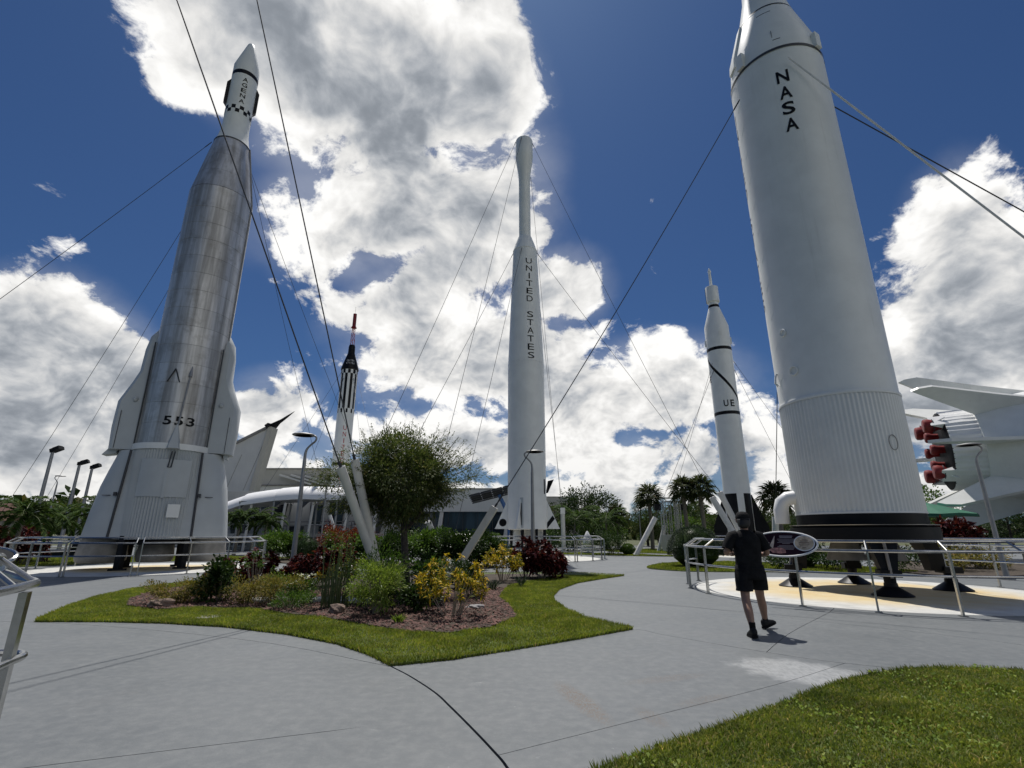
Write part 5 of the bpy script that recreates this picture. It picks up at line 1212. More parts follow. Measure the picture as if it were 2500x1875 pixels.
def mound(name, label, loc, h, r, mat, n=5000, ry=None, L=.09):
    t = thing(name, label, 'topiary', (loc[0], loc[1], .03))
    d = unit(rng.normal(size=(n, 3))); d[:, 2] = np.abs(d[:, 2]) * 1.15 - .15; d = unit(d)
    bumpy = 1 + .05 * np.sin(d[:, 0:1] * 9) * np.cos(d[:, 1:2] * 8 + d[:, 2:] * 7) - .06 * rng.random((n, 1))
    P = d * bumpy * np.array([r, ry or r, h * .62]) + [0, 0, h * .38]; P[:, 2] = np.maximum(P[:, 2], .04)
    link('foliage', leaf_mesh('foliage', P * .97, d + rng.normal(0, .5, (n, 3)), L, L * .28), mat, t)
    MB().lathe([(.02, r * .45), (h * .2, r * .78), (h * .45, r * .86), (h * .75, r * .66), (h * .93, r * .25), (h * .95, 0)], 20).build('core', 'leaf_dark', t)
mound('clipped_mound', 'grey green clipped mound beside the lamp pole', (-11.4, 29.4), 1.22, .75, 'leaf_blue', 2600)
mound('juniper_topiary', 'big grey green clipped juniper mound by the railing', (8.3, 24.0), 1.78, 1.22, 'leaf_blue', 9000)
mound('round_shrub', 'small round clipped shrub behind the person', (12.9, 23.6), 1.5, .8, 'leaf_blue', 3000)
mound('boxwood_ball', 'small clipped boxwood on the grass strip by the slanted post', (8.1, 37), .72, .5, 'leaf_green', 1400, L=.12)
shrub('dense_shrub', 'broad dark shrub beside the far railing', (7.0, 37.6), 1.62, 1.5, 3600, .14, .07, 'leaf_dark', m=44, stems=10)
shrub('dense_shrub', 'dark hedge under the palms behind the statue', (4.2, 45), 1.7, 2.6, 3600, .18, .09, 'leaf_dark', m=50)
shrub('dense_shrub', 'dark hedge between the pavilion and the slender rocket', (-1.5, 47), 1.4, 2.2, 2600, .18, .09, 'leaf_green', m=40)
for x, y, h, r, l in ((10.8, 21.3, .8, .9, 'low shadowy shrub behind the railing and the oval sign'), (13.2, 21.7, .85, 1.0, 'low shrub behind the black legs of the NASA rocket'), (15.2, 21.2, .9, .9, 'low shrub right of the black legs'), (17.4, 21.4, 1.0, 1.0, 'leafy shrub behind the right railing'), (19.6, 22.4, .9, 1.0, 'yellowish leafy shrub at the right railing')):
    shrub('bed_shrub', l, (x, y), h, r, 1800, .12, .05, 'leaf_dark' if x < 17 else 'leaf_ochre', m=26)
rosettes('cordyline', 'tall dark red cordyline in front of the green parasol', (19.5, 23.4), 2.6, .7, 36, 26, .42, .085, 'leaf_red', sm='bark'); rosettes('cordyline', 'smaller dark red cordyline right of the parasol edge', (20.8, 23.7), 2.3, .45, 18, 26, .40, .085, 'leaf_red', sm='bark')
for x, y, l in ((-23.5, 25.5, 'dark red croton hedge under the coconut palm'), (-25.3, 26.3, 'dark red croton hedge at the left end'), (-26.6, 28.5, 'dark red croton behind the left hedge')): rosettes('croton_hedge', l, (x, y), 2.0, 1.15, 120, 22, .26, .085, 'leaf_red', low=.02)

# --- the round tree in the bed
def round_tree():
    t = thing('round_tree', 'small round crowned tree with drooping olive leaves in the flower bed', 'tree', (-2.60, 13.15, .03))
    t.scale = (1.17, 1.0, 1.08)
    tr = MB()
    tr.path([(.02, 0, -.05), (0, 0, .4), (-.05, .02, .9), (-.10, 0, 1.45), (-.12, 0, 1.75)], [.105, .085, .075, .07, .06], 12)
    tr.path([(-.09, 0, 1.35), (.12, -.05, 1.6), (.3, -.08, 1.85)], [.05, .042, .03], 8)
    ends = []
    for k in range(16):
        a = rng.random() * 6.28; s = Vector((-.12, 0, 1.65)) if k % 3 else Vector((.25, -.06, 1.8)); e = Vector((-.12 + math.cos(a) * (.5 + .8 * rng.random()), math.sin(a) * (.5 + .7 * rng.random()), 2.1 + 1.25 * rng.random()))
        tr.path([s, s.lerp(e, .5) + Vector((0, 0, .12)), e], [.035, .022, .006], 6)
    tr.build('trunk', 'bark_dark', t)
    n = 64000; c = np.array([-.26, .0, 2.58])
    P, D = clumped(n, 210, (1.52, 1.05, 1.0), .22, .36); q = P / np.array([1.52, 1.05, 1.0])
    lum = 1 + .12 * np.sin(q[:, 0:1] * 5 + 1) + .10 * np.cos(q[:, 1:2] * 6)
    P = P * lum + c; P[:, 2] = np.maximum(P[:, 2], 1.30 + .35 * rng.random(n))
    D = D + np.array([0, 0, -.25]) * (P[:, 2:3] < 2.7)
    link('crown', leaf_mesh('crown', P, D, .075 * (.7 + .6 * rng.random(n)), .022, .2), 'leaf_olive', t)
    # sprays standing out of the crown
    k = 110; d = unit(rng.normal(size=(k, 3)) + [0, 0, .5]); base = d * np.array([1.46, 1.02, .92]) + c; m = 26
    s = rng.random((k, m, 1)) * .34; PP = (base[:, None] + (d[:, None] + [0, 0, .5]) * s).reshape(-1, 3) + rng.normal(0, .02, (k * m, 3))
    link('outer_sprays', leaf_mesh('outer_sprays', PP, rng.normal(size=PP.shape) + [0, 0, .4], .05, .02, .2), 'leaf_olive', t)
    tw = MB()
    for i in range(k): tw.path([base[i] - d[i] * .1, base[i] + (d[i] + np.array([0, 0, .5])) * .33], [.005, .003], 4)
    tw.build('twigs', 'bark', t)['kind'] = 'stuff'
round_tree()

# --- palms
def pinnate(cr, a, e, L, nl, ll):
    """rachis points and leaflet arrays of one feather frond"""
    pts = []; h = 0.; r = 0.; ang = e
    for i in range(13):
        pts.append(Vector((math.cos(a) * r, math.sin(a) * r, h))); r += L / 12 * math.cos(ang); h += L / 12 * math.sin(ang); ang -= .085 + .009 * i
    s = np.linspace(.14, .99, nl); P, D, Ls = [], [], []
    for q in s:
        f = q * 12; i = min(int(f), 11); p = pts[i].lerp(pts[i + 1], f - i); tg = (pts[i + 1] - pts[i]).normalized(); sd = Vector((-math.sin(a), math.cos(a), 0))
        for sg in (-1, 1):
            P.append(p); D.append(tg * .75 + sd * sg * 1.0 + Vector((0, 0, .25 - .35 * rng.random()))); Ls.append(ll * (math.sin(math.pi * (.12 + .80 * q)) ** .6) * (.85 + .3 * rng.random()))
    return pts, np.array(P), np.array(D), np.array(Ls)
def coconut(label, loc, h, L, nf, lean=(.2, 0), trunk_r=.09, w=.035, group='feather palms', nl=30, low=-.15):
    t = thing('feather_palm', label, 'palm', (loc[0], loc[1], 0), 0, group)
    cr = Vector((lean[0], lean[1], h))
    MB().path([(0, 0, -.05), (lean[0] * .2, lean[1] * .2, h * .3), (lean[0] * .6, lean[1] * .6, h * .7), cr], [trunk_r * 1.5, trunk_r, trunk_r * .85, trunk_r * .7], 10).build('trunk', 'palm_trunk', t)
    ra = MB(); PP, DD, LL = [], [], []
    for k in range(nf):
        a = k * 2.4 + rng.random() * .4; e = low + (1.25 - low) * ((k + .5) / nf)
        pts, P, D, Ls = pinnate(cr, a, e, L * (.8 + .3 * rng.random()), nl, L * .26)
        ra.path([p + cr for p in pts], [.022 - .0015 * i for i in range(13)], 5); PP.append(P + np.array(cr)); DD.append(D); LL.append(Ls)
    ra.build('frond_ribs', 'stem_green', t)
    link('fronds', leaf_mesh('fronds', np.concatenate(PP), np.concatenate(DD), np.concatenate(LL), w, .25), 'leaf_palm', t)
    return t
coconut('feather palm with arching fronds left of the railing', (-21.3, 22.6), 2.15, 1.75, 19, (.1, 0), w=.075, nl=40)
coconut('smaller feather palm close behind the arching one', (-21.6, 27.0), 2.35, 1.8, 17, (.2, .1), w=.08, nl=36)
coconut('feather palm just below the floodlights', (-25.2, 28.5), 2.1, 1.8, 14, (.1, 0), w=.08)
for x, y, h, l in ((-20.6, 37.6, 2.3, 'left stem of the palm cluster before the canopy'), (-19.5, 37.2, 2.5, 'middle stem of the palm cluster before the canopy'), (-18.7, 37.9, 2.5, 'right middle stem of the palm cluster before the canopy'), (-17.7, 37.4, 2.2, 'right stem of the palm cluster before the canopy')):
    coconut(l, (x, y), h, 1.45, 17, (.15 * math.sin(x * 7), .1), .09, .09, 'palm cluster before the canopy', 26)
coconut('broad feather palm left of the dark tree beyond the pad', (5.6, 48), 2.6, 2.9, 15, (.2, 0), w=.09, group='feather palms by the wood'); coconut('second feather palm beside the broad one', (9.0, 50), 2.5, 2.8, 14, (0, 0), w=.09, group='feather palms by the wood')
coconut('low feather palm by the pavilion glazing', (-2.2, 54.5), .9, 1.6, 13, (0, 0), w=.07, group='feather palms by the wood'); coconut('low feather palm behind the far railing', (2.8, 46), 1.0, 1.7, 13, (0, 0), w=.07, group='feather palms by the wood')
def sabal(label, loc, h, rr, nf, tr=.16, nseg=17):
    t = thing('fan_palm', label, 'palm', (loc[0], loc[1], 0), 0, 'cabbage palms')
    MB().path([(0, 0, -.05), (.05, 0, h * .4), (0, 0, h * .8), (0, 0, h)], [tr * 1.25, tr, tr * 1.05, tr * 1.5], 10).build('trunk', 'palm_trunk', t)
    pe = MB(); PP, DD, LL = [], [], []
    for k in range(nf):
        a = k * 2.4 + rng.random() * .5; e = -.75 + 2.2 * ((k + .5) / nf) ** .9; d = Vector((math.cos(a) * math.cos(e), math.sin(a) * math.cos(e), math.sin(e)))
        b = Vector((0, 0, h)) + d * rr * (.42 + .15 * rng.random()); pe.path([(0, 0, h), b], [.02, .012], 4)
        s = d.cross(Vector((0, 0, 1))); s = s.normalized() if s.length > .05 else Vector((1, 0, 0))
        for q in np.linspace(-1.75, 1.75, nseg):
            PP.append(b); DD.append(d * math.cos(q) + s * math.sin(q) + Vector((0, 0, -.2 - .2 * rng.random()))); LL.append(rr * .62 * (.75 + .25 * math.cos(q)) * (.9 + .2 * rng.random()))
    pe.build('petioles', 'stem_green', t); link('fans', leaf_mesh('fans', np.array(PP), np.array(DD), np.array(LL), rr * .07, .28), 'leaf_sabal', t)
    bt = MB()
    for k in range(14): a = k * 2.4; bt.path([(math.cos(a) * tr, math.sin(a) * tr, h - .9 + .06 * k), (math.cos(a) * (tr + .14), math.sin(a) * (tr + .14), h - .7 + .06 * k)], [.05, .03], 4)
    bt.build('leaf_boots', 'bark', t)
sabal('cabbage palm standing alone left of the truss tower', (13.3, 50), 4.8, 1.6, 40)
sabal('left palm of the leaning pair behind the truss tower', (14.5, 43.5), 4.95, 1.45, 40); sabal('right palm of the leaning pair behind the truss tower', (15.75, 43.0), 5.0, 1.5, 40)
sabal('cabbage palm between the two white rockets', (17.0, 33.2), 3.6, 1.3, 42)
sabal('short cabbage palm buried in the wood edge', (11.3, 56), 3.3, 1.5, 30)
# --- trees of the wood behind
def tree_proto(name, h, r, n, L, mat, seed, m=60):
    t = thing(name, 'x', 'tree'); tr = MB(); tr.path([(0, 0, -.1), (.1, 0, h * .3), (0, .1, h * .6), (.05, 0, h * .85)], [.22, .17, .11, .04], 8)
    for k in range(7):
        a = k * 2.4; z = h * (.3 + .07 * k); tr.path([(0, 0, z), (math.cos(a) * r * .4, math.sin(a) * r * .4, z + h * .12), (math.cos(a) * r * .75, math.sin(a) * r * .75, z + h * .18)], [.08, .05, .015], 5)
    tr.build('trunk', 'bark_dark', t)
    P, D = clumped(n, m, (r, r, h * .40), .32, .5); P = P + [0, 0, h * .60]; P[:, 2] = np.maximum(P[:, 2], h * .10)
    link('crown', leaf_mesh('crown', P, D, L * (.6 + .7 * rng.random(n)), L * .5, .2), mat, t); return t
def pine_proto(h):
    t = thing('pine_tree', 'x', 'tree'); MB().path([(0, 0, -.1), (.1, 0, h * .5), (0, 0, h)], [.2, .14, .03], 8).build('trunk', 'bark', t); PP, DD = [], []
    br = MB()
    for k in range(26):
        a = k * 2.4; z = h * (.5 + .5 * k / 26); q = (1.7 * (1 - k / 30)) * (.6 + .5 * rng.random()); e = np.array([math.cos(a) * q, math.sin(a) * q, z + .4]); br.path([(0, 0, z), e], [.04, .015], 4)
        c = ball(60) * .45 + e; PP.append(c); DD.append(rng.normal(size=(60, 3)) + [0, 0, .3])
    br.build('branches', 'bark', t); P = np.concatenate(PP); link('crown', leaf_mesh('crown', P, np.concatenate(DD), .34, .07), 'leaf_wood', t); return t
protos = [tree_proto('broadleaf_tree', 5.2, 3.0, 5200, .26, 'leaf_wood', 1), tree_proto('broadleaf_tree', 4.6, 2.6, 4200, .24, 'leaf_green', 2), tree_proto('broadleaf_tree', 5.8, 3.2, 5200, .28, 'leaf_dark', 3), pine_proto(6.6)]
used = [False] * 4
def put(k, x, y, s, label, group=None, sz=None):
    o = protos[k] if not used[k] else copy_tree(protos[k]); used[k] = True
    o.location = (x, y, 0); o.rotation_euler = (0, 0, rng.random() * 6.28); o.scale = (s, s, sz or s); prop(o, label, 'tree', group)
put(2, 8.4, 57, 1.08, 'dark spreading tree beside the plain beige block'); put(0, 5.6, 60, .95, 'dark tree close to the corner of the beige block')
put(1, 37.5, 47, 1.15, 'yellow green tree beyond the fallen booster tail'); put(0, -42, 52, .95, 'dark round tree next to the slanted steel support'); put(2, -46, 60, 1.05, 'dark tree behind the floodlight poles')
wl_ = 'leafy tree of the wood beyond the rockets'
xs = [(12, 66), (16, 62), (19.5, 60), (23.5, 62), (21.5, 55), (27, 58), (31, 62), (25.2, 52), (30.5, 53), (35, 57), (40, 60), (36, 66), (44, 66), (50, 62), (47, 56), (18, 70), (24, 70), (11, 74), (30, 72), (43, 52), (55, 58), (17.5, 52.5)]
for i, (x, y) in enumerate(xs): put((1, 0, 2)[i % 3], x, y, .62 + .25 * rng.random(), wl_, 'trees of the wood', .60 + .22 * rng.random())
for i, (x, y) in enumerate(((13, 84), (17, 88), (21, 85), (25, 90), (28, 86), (33, 90), (39, 88), (46, 90), (52, 84), (58, 86))): put(3, x, y, .78 + .3 * rng.random(), 'slim pine sticking up behind the wood', 'pines behind the wood')
for i, (x, y) in enumerate(((-58, 62), (-66, 70), (-52, 72), (-74, 66), (-10, 84), (-4, 82), (12, 80))): put(i % 3, x, y, .9 + .2 * rng.random(), 'leafy tree far behind the buildings', 'trees far behind the buildings')
# far wood along the skyline
n = 26000; a = (rng.random(n) - .5) * 2.6; rad = 130 + 60 * rng.random(n); hh = 5.5 + 2.2 * np.sin(a * 23) + 1.5 * np.sin(a * 61 + 1) + 1.2 * np.sin(a * 131)
P = np.stack([np.sin(a) * rad, np.cos(a) * rad, rng.random(n) ** .6 * hh], 1)
prop(link('far_wood', leaf_mesh('far_wood', P, rng.normal(size=(n, 3)) + [0, 0, .5], 2.2, 1.3), 'leaf_wood'), 'far wood along the skyline', 'wood', None, 'stuff')
# --- stones and flat cover in the bed
def boulder(label, loc, s, mat):
    bm = bmesh.new(); bmesh.ops.create_icosphere(bm, subdivisions=3, radius=1)
    for v in bm.verts:
        k = 1 + .22 * math.sin(v.co.x * 3.1 + loc[0]) * math.cos(v.co.y * 4.3) + .12 * math.sin(v.co.z * 7 + v.co.x * 5); v.co = Vector((v.co.x * s[0] * k, v.co.y * s[1] * k, v.co.z * s[2] * k))
    me = bpy.data.meshes.new('boulder'); bm.to_mesh(me); bm.free(); me.polygons.foreach_set('use_smooth', np.ones(len(me.polygons), bool)); me.set_sharp_from_angle(angle=R(28))
    prop(link('boulder', me, mat, None, (loc[0], loc[1], .04 + s[2] * .55)), label, 'rock', 'rocks in the flower bed')
boulder('brown rock beside the ochre bush', (-7.05, 10.95), (.24, .15, .10), 'rock'); boulder('dark rock in front of the reeds', (-3.2, 10.0), (.15, .12, .11), 'rock'); boulder('flat grey stone beside the yellow croton', (-.72, 10.7), (.16, .10, .05), 'rock_grey')
t = thing('utility_cover', 'flat plastic cover sunk in the bed edge grass', 'cover', (-5.4, 9.75, .028)); MB().lathe([(-.02, .2), (.008, .2), (.012, .19), (.012, 0)], 28).build('lid', 'boot_grey', t); MB().box((0, 0, .016), (.12, .03, .012)).build('grip', 'black_matte', t, smooth=False)
for x, y, l in ((-5.25, 11.75, 'pale flat paver behind the yellow green bushes'), (-3.95, 11.9, 'pale flat paver beside the reeds'), (-3.4, 11.6, 'pale flat paver right of the reeds')):
    prop(MB().box((0, 0, .045), (.75, .5, .06), .2).build('paver', 'stone_white', None, (x, y, .03), smooth=False), l, 'paver', 'pavers in the flower bed')

# ------------------------------------------------------------------ sign, near railing, parasol, person
def oval_sign(c, yaw, tilt, w, h, label, name='info_sign', printed=True):
    t = thing(name, label, 'sign', c); t.rotation_euler = (tilt, 0, yaw)        # panel in local XZ, facing -Y
    E = lambda a, b, k=48: [(a * math.cos(q), b * math.sin(q)) for q in np.linspace(0, 2 * math.pi, k, endpoint=False)]
    MB().prism(E(w / 2 - .012, h / 2 - .012), -.012, .012).build('panel', 'sign_purple' if printed else 'black_matte', t, smooth=False)
    MB().path([(x, 0, z) for x, z in E(w / 2, h / 2)], .022, 8, closed=True).build('rim', 'fresh_white' if printed else 'rail_steel', t)
    MB().box((0, .05, -.02), (.5, .06, .12)).build('bracket', 'rail_steel', t, smooth=False)
    if printed:
        cx = .43 * w / 1.36
        MB().prism([(cx + x, .02 + z) for x, z in E(.20, .165)], -.018, .0).build('inset_rim', 'fresh_white', t, smooth=False)
        MB().prism([(cx + x, .02 + z) for x, z in E(.178, .145)], -.022, .0).build('inset_print', 'print_tan', t, smooth=False)
        ln = MB()
        for k in range(6): ww = .2 * math.sin(math.pi * (k + .8) / 6.6); ln.box((cx, -.0235, .10 - .035 * k), (ww, .003, .012))
        ln.build('inset_text', 'rock', t, smooth=False)
        MB().prism([(-.52, -.03), (-.50, .06), (-.42, .10), (-.32, .085), (-.26, .02), (-.27, -.05), (-.20, -.11), (-.26, -.16), (-.40, -.13)], -.016, 0).build('globe_print', 'print_pale', t, smooth=False)
        MB().prism([(-.26, -.05), (-.22, .03), (-.155, .17), (-.148, .16), (-.165, .02), (-.19, -.10)], -.018, 0).build('spike_print', 'print_pale', t, smooth=False)
        MB().prism([(-.30, -.10), (-.18, -.09), (-.06, -.08), (.05, -.11), (.06, -.19), (-.05, -.205), (-.2, -.19)], -.017, 0).build('figure_print', 'print_pink', t, smooth=False)
        tx = MB()
        for z, x0, x1, hh in ((.165, -.06, .20, .020), (.135, -.05, .19, .020)): tx.box(((x0 + x1) / 2, -.014, z), (x1 - x0, .006, hh))
        tx.build('heading_print', 'print_grey', t, smooth=False)
        bd = MB()
        for k in range(9): bd.box((.07, -.0135, .10 - .024 * k - (.02 if k > 4 else 0)), (.34 - .03 * (k % 3) - (.16 if k == 4 else 0), .005, .010))
        bd.build('body_print', 'print_grey', t, smooth=False)
    return t
oval_sign((5.78, 11.28, 1.235), R(-42), R(-18), 1.32, .52, 'oval purple information sign with pale rim on the railing')
# railing at the left edge of the path with an edge-on sign
t = thing('railing_end', 'rounded end of a near steel railing at the path edge', 'railing', (-3.35, 3.8, 0), 0, 'round steel railings')
def loc(p): return (p[0] + 3.35, p[1] - 3.8, p[2])
out = spline([loc(p) for p in ((-2.2, 1.2, 1.12), (-2.75, 2.55, 1.12), (-3.02, 3.2, 1.12), (-3.22, 3.60, 1.12), (-3.36, 3.80, 1.12), (-3.50, 3.84, 1.14), (-3.60, 3.80, 1.18))], 5)
MB().path(out, .028, 10).build('outer_rail', 'rail_steel', t)
MB().path(spline([loc(p) for p in ((-2.55, 1.3, 1.30), (-3.05, 2.6, 1.30), (-3.35, 3.25, 1.30), (-3.52, 3.62, 1.30), (-3.62, 3.78, 1.28), (-3.62, 3.80, 1.19))], 5), .024, 10).build('inner_rail', 'rail_steel', t)
MB().path(spline([loc(p) for p in ((-2.2, 1.2, .68), (-2.8, 2.55, .68), (-3.02, 3.2, .68), (-3.13, 3.48, .68), (-3.20, 3.66, .68), (-3.30, 3.74, .68), (-3.44, 3.70, .69), (-4.0, 3.2, .72))], 5), .024, 10).build('mid_rail', 'rail_steel', t)
MB().box(loc((-3.16, 3.52, .54)), (.09, .045, 1.09), R(-62)).box(loc((-3.16, 3.52, .012)), (.2, .14, .014), R(-62)).build('post', 'rail_steel', t, smooth=False)
MB().box(loc((-2.62, 2.2, .54)), (.10, .045, 1.09), R(-62)).build('post', 'rail_steel', t, smooth=False)
for p, q in (((-3.12, 3.40, 1.12), (-3.43, 3.42, 1.30)), ((-3.32, 3.76, 1.12), (-3.57, 3.70, 1.29))): tube(loc(p), loc(q), .017, 10).build('rung', 'rail_steel', t)
oval_sign((-6.0, 5.55, 1.2), R(20), R(-62), 1.3, .5, 'edge-on dark oval sign behind the near railing end', printed=False)
# parasol
t = thing('parasol', 'dark green garden parasol left of the giant booster', 'parasol', (22.8, 28.6, 0))
tube((0, 0, 0), (0, 0, 3.2), .03, 8).build('pole', 'pole_grey', t); MB().lathe([(0, .35), (.08, .3), (.1, 0)], 20).build('base', 'boot_grey', t)
V = [(0, 0, 3.12)]; k = 8
for i in range(k): a = 2 * math.pi * (i + .5) / k; V.append((2.3 * math.cos(a), 2.3 * math.sin(a), 2.42))
for i in range(k): a = 2 * math.pi * (i + 1) / k; V.append((2.1 * math.cos(a), 2.1 * math.sin(a), 2.47))
F = []
for i in range(k): F += [(0, 1 + i, 9 + i), (0, 9 + i, 1 + (i + 1) % k)]
V2 = [(x, y, z - .12 if j else z - .03) for j, (x, y, z) in enumerate(V)]; o = len(V)
F2 = [tuple(o + q for q in f[::-1]) for f in F]; S = []
for i in range(k): 
    for a, b in ((1 + i, 9 + i), (9 + i, 1 + (i + 1) % k)): S.append((a, b, o + b, o + a))
MB().add(V + V2, F + F2 + S).build('canopy', 'green_canvas', t, smooth=False)
for i in range(k): a = 2 * math.pi * (i + .5) / k; tube((0, 0, 2.9), (2.2 * math.cos(a), 2.2 * math.sin(a), 2.38), .012, 5).build('rib', 'pole_grey', t)

def person():
    t = thing('person', 'person in black shirt, shorts and cap walking towards the oval sign', 'person', (3.72, 8.38, 0), R(-8))
    bm = bmesh.new(); L = bm.verts.layers.skin.verify(); vs = {}
    def v(n, p, r, r2=None): q = bm.verts.new(p); q[L].radius = (r, r2 or r); vs[n] = q
    v('pel', (0, 0, .93), .15, .12); v('waist', (0, .01, 1.08), .15, .12); v('chest', (0, .02, 1.30), .165, .115); v('neck0', (.0, .015, 1.47), .065); v('neck', (0, .03, 1.53), .058); v('head0', (.005, .055, 1.61), .080, .09); v('head', (.005, .065, 1.69), .088, .10); v('crown', (.005, .06, 1.755), .055, .06)
    v('hl', (-.10, 0, .87), .095); v('kl', (-.15, -.13, .50), .066); v('cl', (-.165, -.27, .34), .068); v('al', (-.17, -.38, .12), .038)
    v('hr', (.10, .02, .87), .095); v('kr', (.18, .26, .51), .066); v('cr', (.215, .31, .35), .068); v('ar', (.25, .40, .13), .038)
    v('sl', (-.19, .0, 1.41), .065); v('el', (-.335, -.03, 1.15), .045); v('wl', (-.22, .24, 1.13), .030)
    v('sr', (.19, .02, 1.41), .065); v('er', (.305, .0, 1.14), .045); v('wr', (.17, .26, 1.12), .030)
    for s, w, ox in (('l', (-.22, .24, 1.13), 1), ('r', (.17, .26, 1.12), -1)):
        v('p' + s, (w[0] + .03 * ox, w[1] + .07, w[2] + .01), .028, .016)
        for k, (dx, dz, ln) in enumerate(((.02, .032, .070), (.028, .012, .08), (.028, -.010, .075), (.02, -.030, .06))):
            v(f'f{s}{k}a', (w[0] + (.03 + dx) * ox, w[1] + .10, w[2] + dz), .0095); v(f'f{s}{k}b', (w[0] + (.05 + dx) * ox, w[1] + .10 + ln * .5, w[2] + dz), .0085); v(f'f{s}{k}c', (w[0] + (.085 + dx) * ox, w[1] + .09 + ln * .55, w[2] + dz), .0075)
        v(f't{s}a', (w[0] + .04 * ox, w[1] + .05, w[2] + .045), .011); v(f't{s}b', (w[0] + .07 * ox, w[1] + .08, w[2] + .06), .009)
    ed = ['pel waist', 'waist chest', 'chest neck0', 'neck0 neck', 'neck head0', 'head0 head', 'head crown', 'pel hl', 'hl kl', 'kl cl', 'cl al', 'pel hr', 'hr kr', 'kr cr', 'cr ar', 'chest sl', 'sl el', 'el wl', 'chest sr', 'sr er', 'er wr']
    for s in 'lr':
        ed += [f'w{s} p{s}', f'p{s} t{s}a', f't{s}a t{s}b']
        for k in range(4): ed += [f'p{s} f{s}{k}a', f'f{s}{k}a f{s}{k}b', f'f{s}{k}b f{s}{k}c']
    for e in ed: a, b = e.split(); bm.edges.new((vs[a], vs[b]))
    vs['pel'][L].use_root = True
    me = bpy.data.meshes.new('body'); bm.to_mesh(me); bm.free()
    o = link('body', me, 'skin', t); sk = o.modifiers.new('skin', 'SKIN'); sk.use_smooth_shade = True; sb = o.modifiers.new('sub', 'SUBSURF'); sb.levels = sb.render_levels = 2
    def oval(c, rx, ry, n=20, sq=.8, yaw=0., wob=0.):
        out = []
        for k in range(n):
            q = 2 * math.pi * k / n; x = rx * math.copysign(abs(math.cos(q)) ** sq, math.cos(q)); y = ry * math.copysign(abs(math.sin(q)) ** sq, math.sin(q)); w = 1 + wob * math.sin(3 * q + c[2] * 31)
            out.append((c[0] + (x * math.cos(yaw) - y * math.sin(yaw)) * w, c[1] + (x * math.sin(yaw) + y * math.cos(yaw)) * w, c[2]))
        return out
    # shirt with sleeves
    sh = MB().loft([oval((.005, .0, .86), .208, .160, wob=.05), oval((0, 0, .91), .203, .158, wob=.045), oval((0, .0, 1.0), .192, .150, wob=.05), oval((0, 0, 1.12), .194, .145, wob=.04), oval((0, .005, 1.25), .212, .145, wob=.02), oval((0, .01, 1.36), .222, .138), oval((0, .015, 1.43), .190, .115), oval((0, .015, 1.475), .125, .09), oval((0, .02, 1.505), .082, .075)], cap=False).build('shirt', 'cloth_black', t, ang=180)
    sh.modifiers.new('s', 'SUBSURF').levels = 1
    for s, pts in ((-1, [(-.13, .01, 1.42), (-.205, 0, 1.40), (-.265, -.01, 1.31), (-.312, -.025, 1.21)]), (1, [(.13, .02, 1.42), (.205, .02, 1.40), (.25, .01, 1.31), (.288, .0, 1.20)])):
        MB().path(pts, [.085, .092, .084, .080], 14, cap=False).build('sleeve', 'cloth_black', sh, ang=180)
    # shorts, one leg forward
    so_ = MB().loft([oval((0, 0, .98), .205, .15), oval((0, 0, .90), .215, .16), oval((0, 0, .82), .215, .165), oval((.005, .0, .77), .21, .17)], cap=True).build('shorts', 'cloth_black', t, ang=180)
    MB().loft([oval((-.095, 0, .88), .125, .15), oval((-.115, -.03, .74), .122, .135, wob=.02), oval((-.125, -.055, .65), .118, .125, wob=.03), oval((-.13, -.068, .605), .120, .125, wob=.04)], cap=True).build('leg_cloth', 'cloth_black', so_, ang=60)
    MB().loft([oval((.10, .01, .88), .125, .15), oval((.13, .07, .74), .122, .135, wob=.02), oval((.148, .115, .65), .118, .125, wob=.03), oval((.155, .14, .605), .120, .125, wob=.04)], cap=True).build('leg_cloth', 'cloth_black', so_, ang=60)
    # socks and shoes
    def shoe(a, yaw, pitch, lean):
        s = MB().path([(a[0], a[1], a[2] + .09), (a[0], a[1], a[2] - .02)], [.046, .044], 12).build('sock', 'cloth_black', t)
        M = Matrix.Rotation(yaw, 3, 'Z') @ Matrix.Rotation(pitch, 3, 'X'); rings = []
        for y, w, z0, z1 in ((-.085, .026, -.075, -.02), (-.07, .038, -.095, .02), (-.02, .044, -.10, .035), (.05, .046, -.10, -.005), (.12, .05, -.10, -.035), (.17, .042, -.098, -.055), (.195, .02, -.09, -.072)):
            rings.append([tuple(M @ Vector((w * math.cos(q), y, (z0 + z1) / 2 + (z1 - z0) / 2 * math.copysign(abs(math.sin(q)) ** .8, math.sin(q)))) + Vector(a)) for q in np.linspace(0, 2 * math.pi, 14, endpoint=False)])
        sh_ = MB().loft(rings).build('shoe', 'shoe_black', t, ang=60)
        so2 = []
        for y, w in ((-.09, .03), (-.06, .044), (.05, .052), (.13, .056), (.18, .045), (.205, .02)): so2.append([tuple(M @ Vector((x, y, z)) + Vector(a)) for x, z in ((-w, -.082), (w, -.082), (w, -.108), (-w, -.108))])
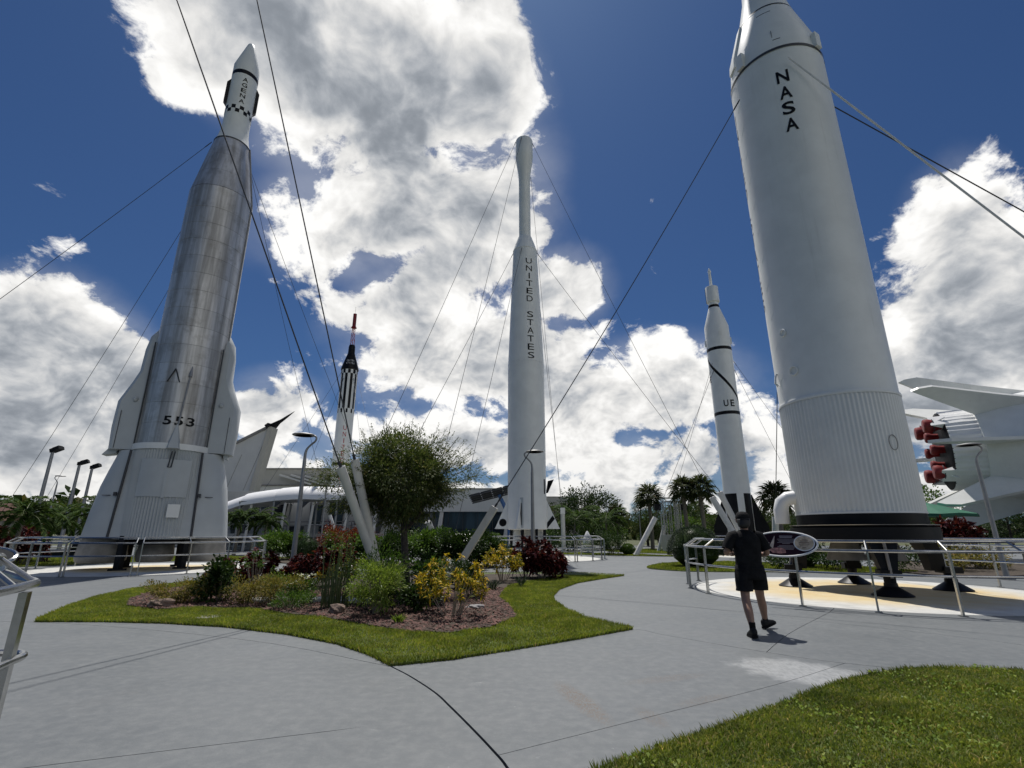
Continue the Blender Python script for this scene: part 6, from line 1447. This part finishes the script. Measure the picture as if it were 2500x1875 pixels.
        MB().loft(so2).build('sole', 'cloth_black', sh_, smooth=False)
    shoe((-.17, -.38, .118), R(2), R(-5), 0); shoe((.25, .40, .135), R(-55), R(14), 0)
    # cap, knot of hair, sunglasses, ears, beard
    cp = MB().loft([oval((.005, .058, 1.655), .099, .118), oval((.005, .06, 1.70), .102, .121), oval((.005, .06, 1.75), .092, .108), oval((.005, .06, 1.782), .062, .072), oval((.005, .06, 1.793), .02, .025)]).build('cap', 'cloth_black', t, ang=180)
    MB().loft([oval((.005, -.05, 1.655), .075, .02, 12), oval((.005, -.055, 1.672), .07, .016, 12)]).build('cap_strap', 'black_matte', cp)
    MB().loft([oval((-.01, -.02, 1.53), .045, .03), oval((-.01, -.02, 1.555), .078, .07), oval((0, .0, 1.60), .092, .088), oval((.003, .03, 1.65), .099, .105), oval((.005, .04, 1.68), .097, .105)]).build('hair', 'hair_black', t, ang=180)
    for s in (-1, 1):
        MB().lathe([(-.032, 0), (-.02, .016), (.012, .02), (.03, .010), (.034, 0)], 10, (.005 + s * .092, .06, 1.645)).build('ear', 'skin', t)
        MB().box((.005 + s * .092, .11, 1.665), (.006, .10, .012)).build('temple', 'glass_dark', t, smooth=False)
    MB().box((.045, .168, 1.665), (.062, .018, .042), -.2).box((-.035, .168, 1.665), (.062, .018, .042), .2).build('sunglasses', 'glass_dark', t, smooth=False)
    MB().loft([oval((.005, .165, 1.655), .010, .012, 8), oval((.005, .176, 1.625), .018, .02, 8), oval((.005, .165, 1.612), .016, .014, 8)]).build('nose', 'skin', t)
    MB().loft([oval((.005, .10, 1.595), .062, .062, 12), oval((.005, .105, 1.56), .055, .06, 12), oval((.005, .10, 1.535), .03, .035, 12)]).build('beard', 'hair_black', t, ang=180)
    MB().box((.005, .163, 1.592), (.035, .012, .006)).build('mouth', 'skin', t, smooth=False)
    MB().box((-.05, .345, 1.17), (.075, .009, .15), M=Matrix.Rotation(R(-25), 3, 'X')).build('phone', 'glass_dark', t, smooth=False) if False else None
person()
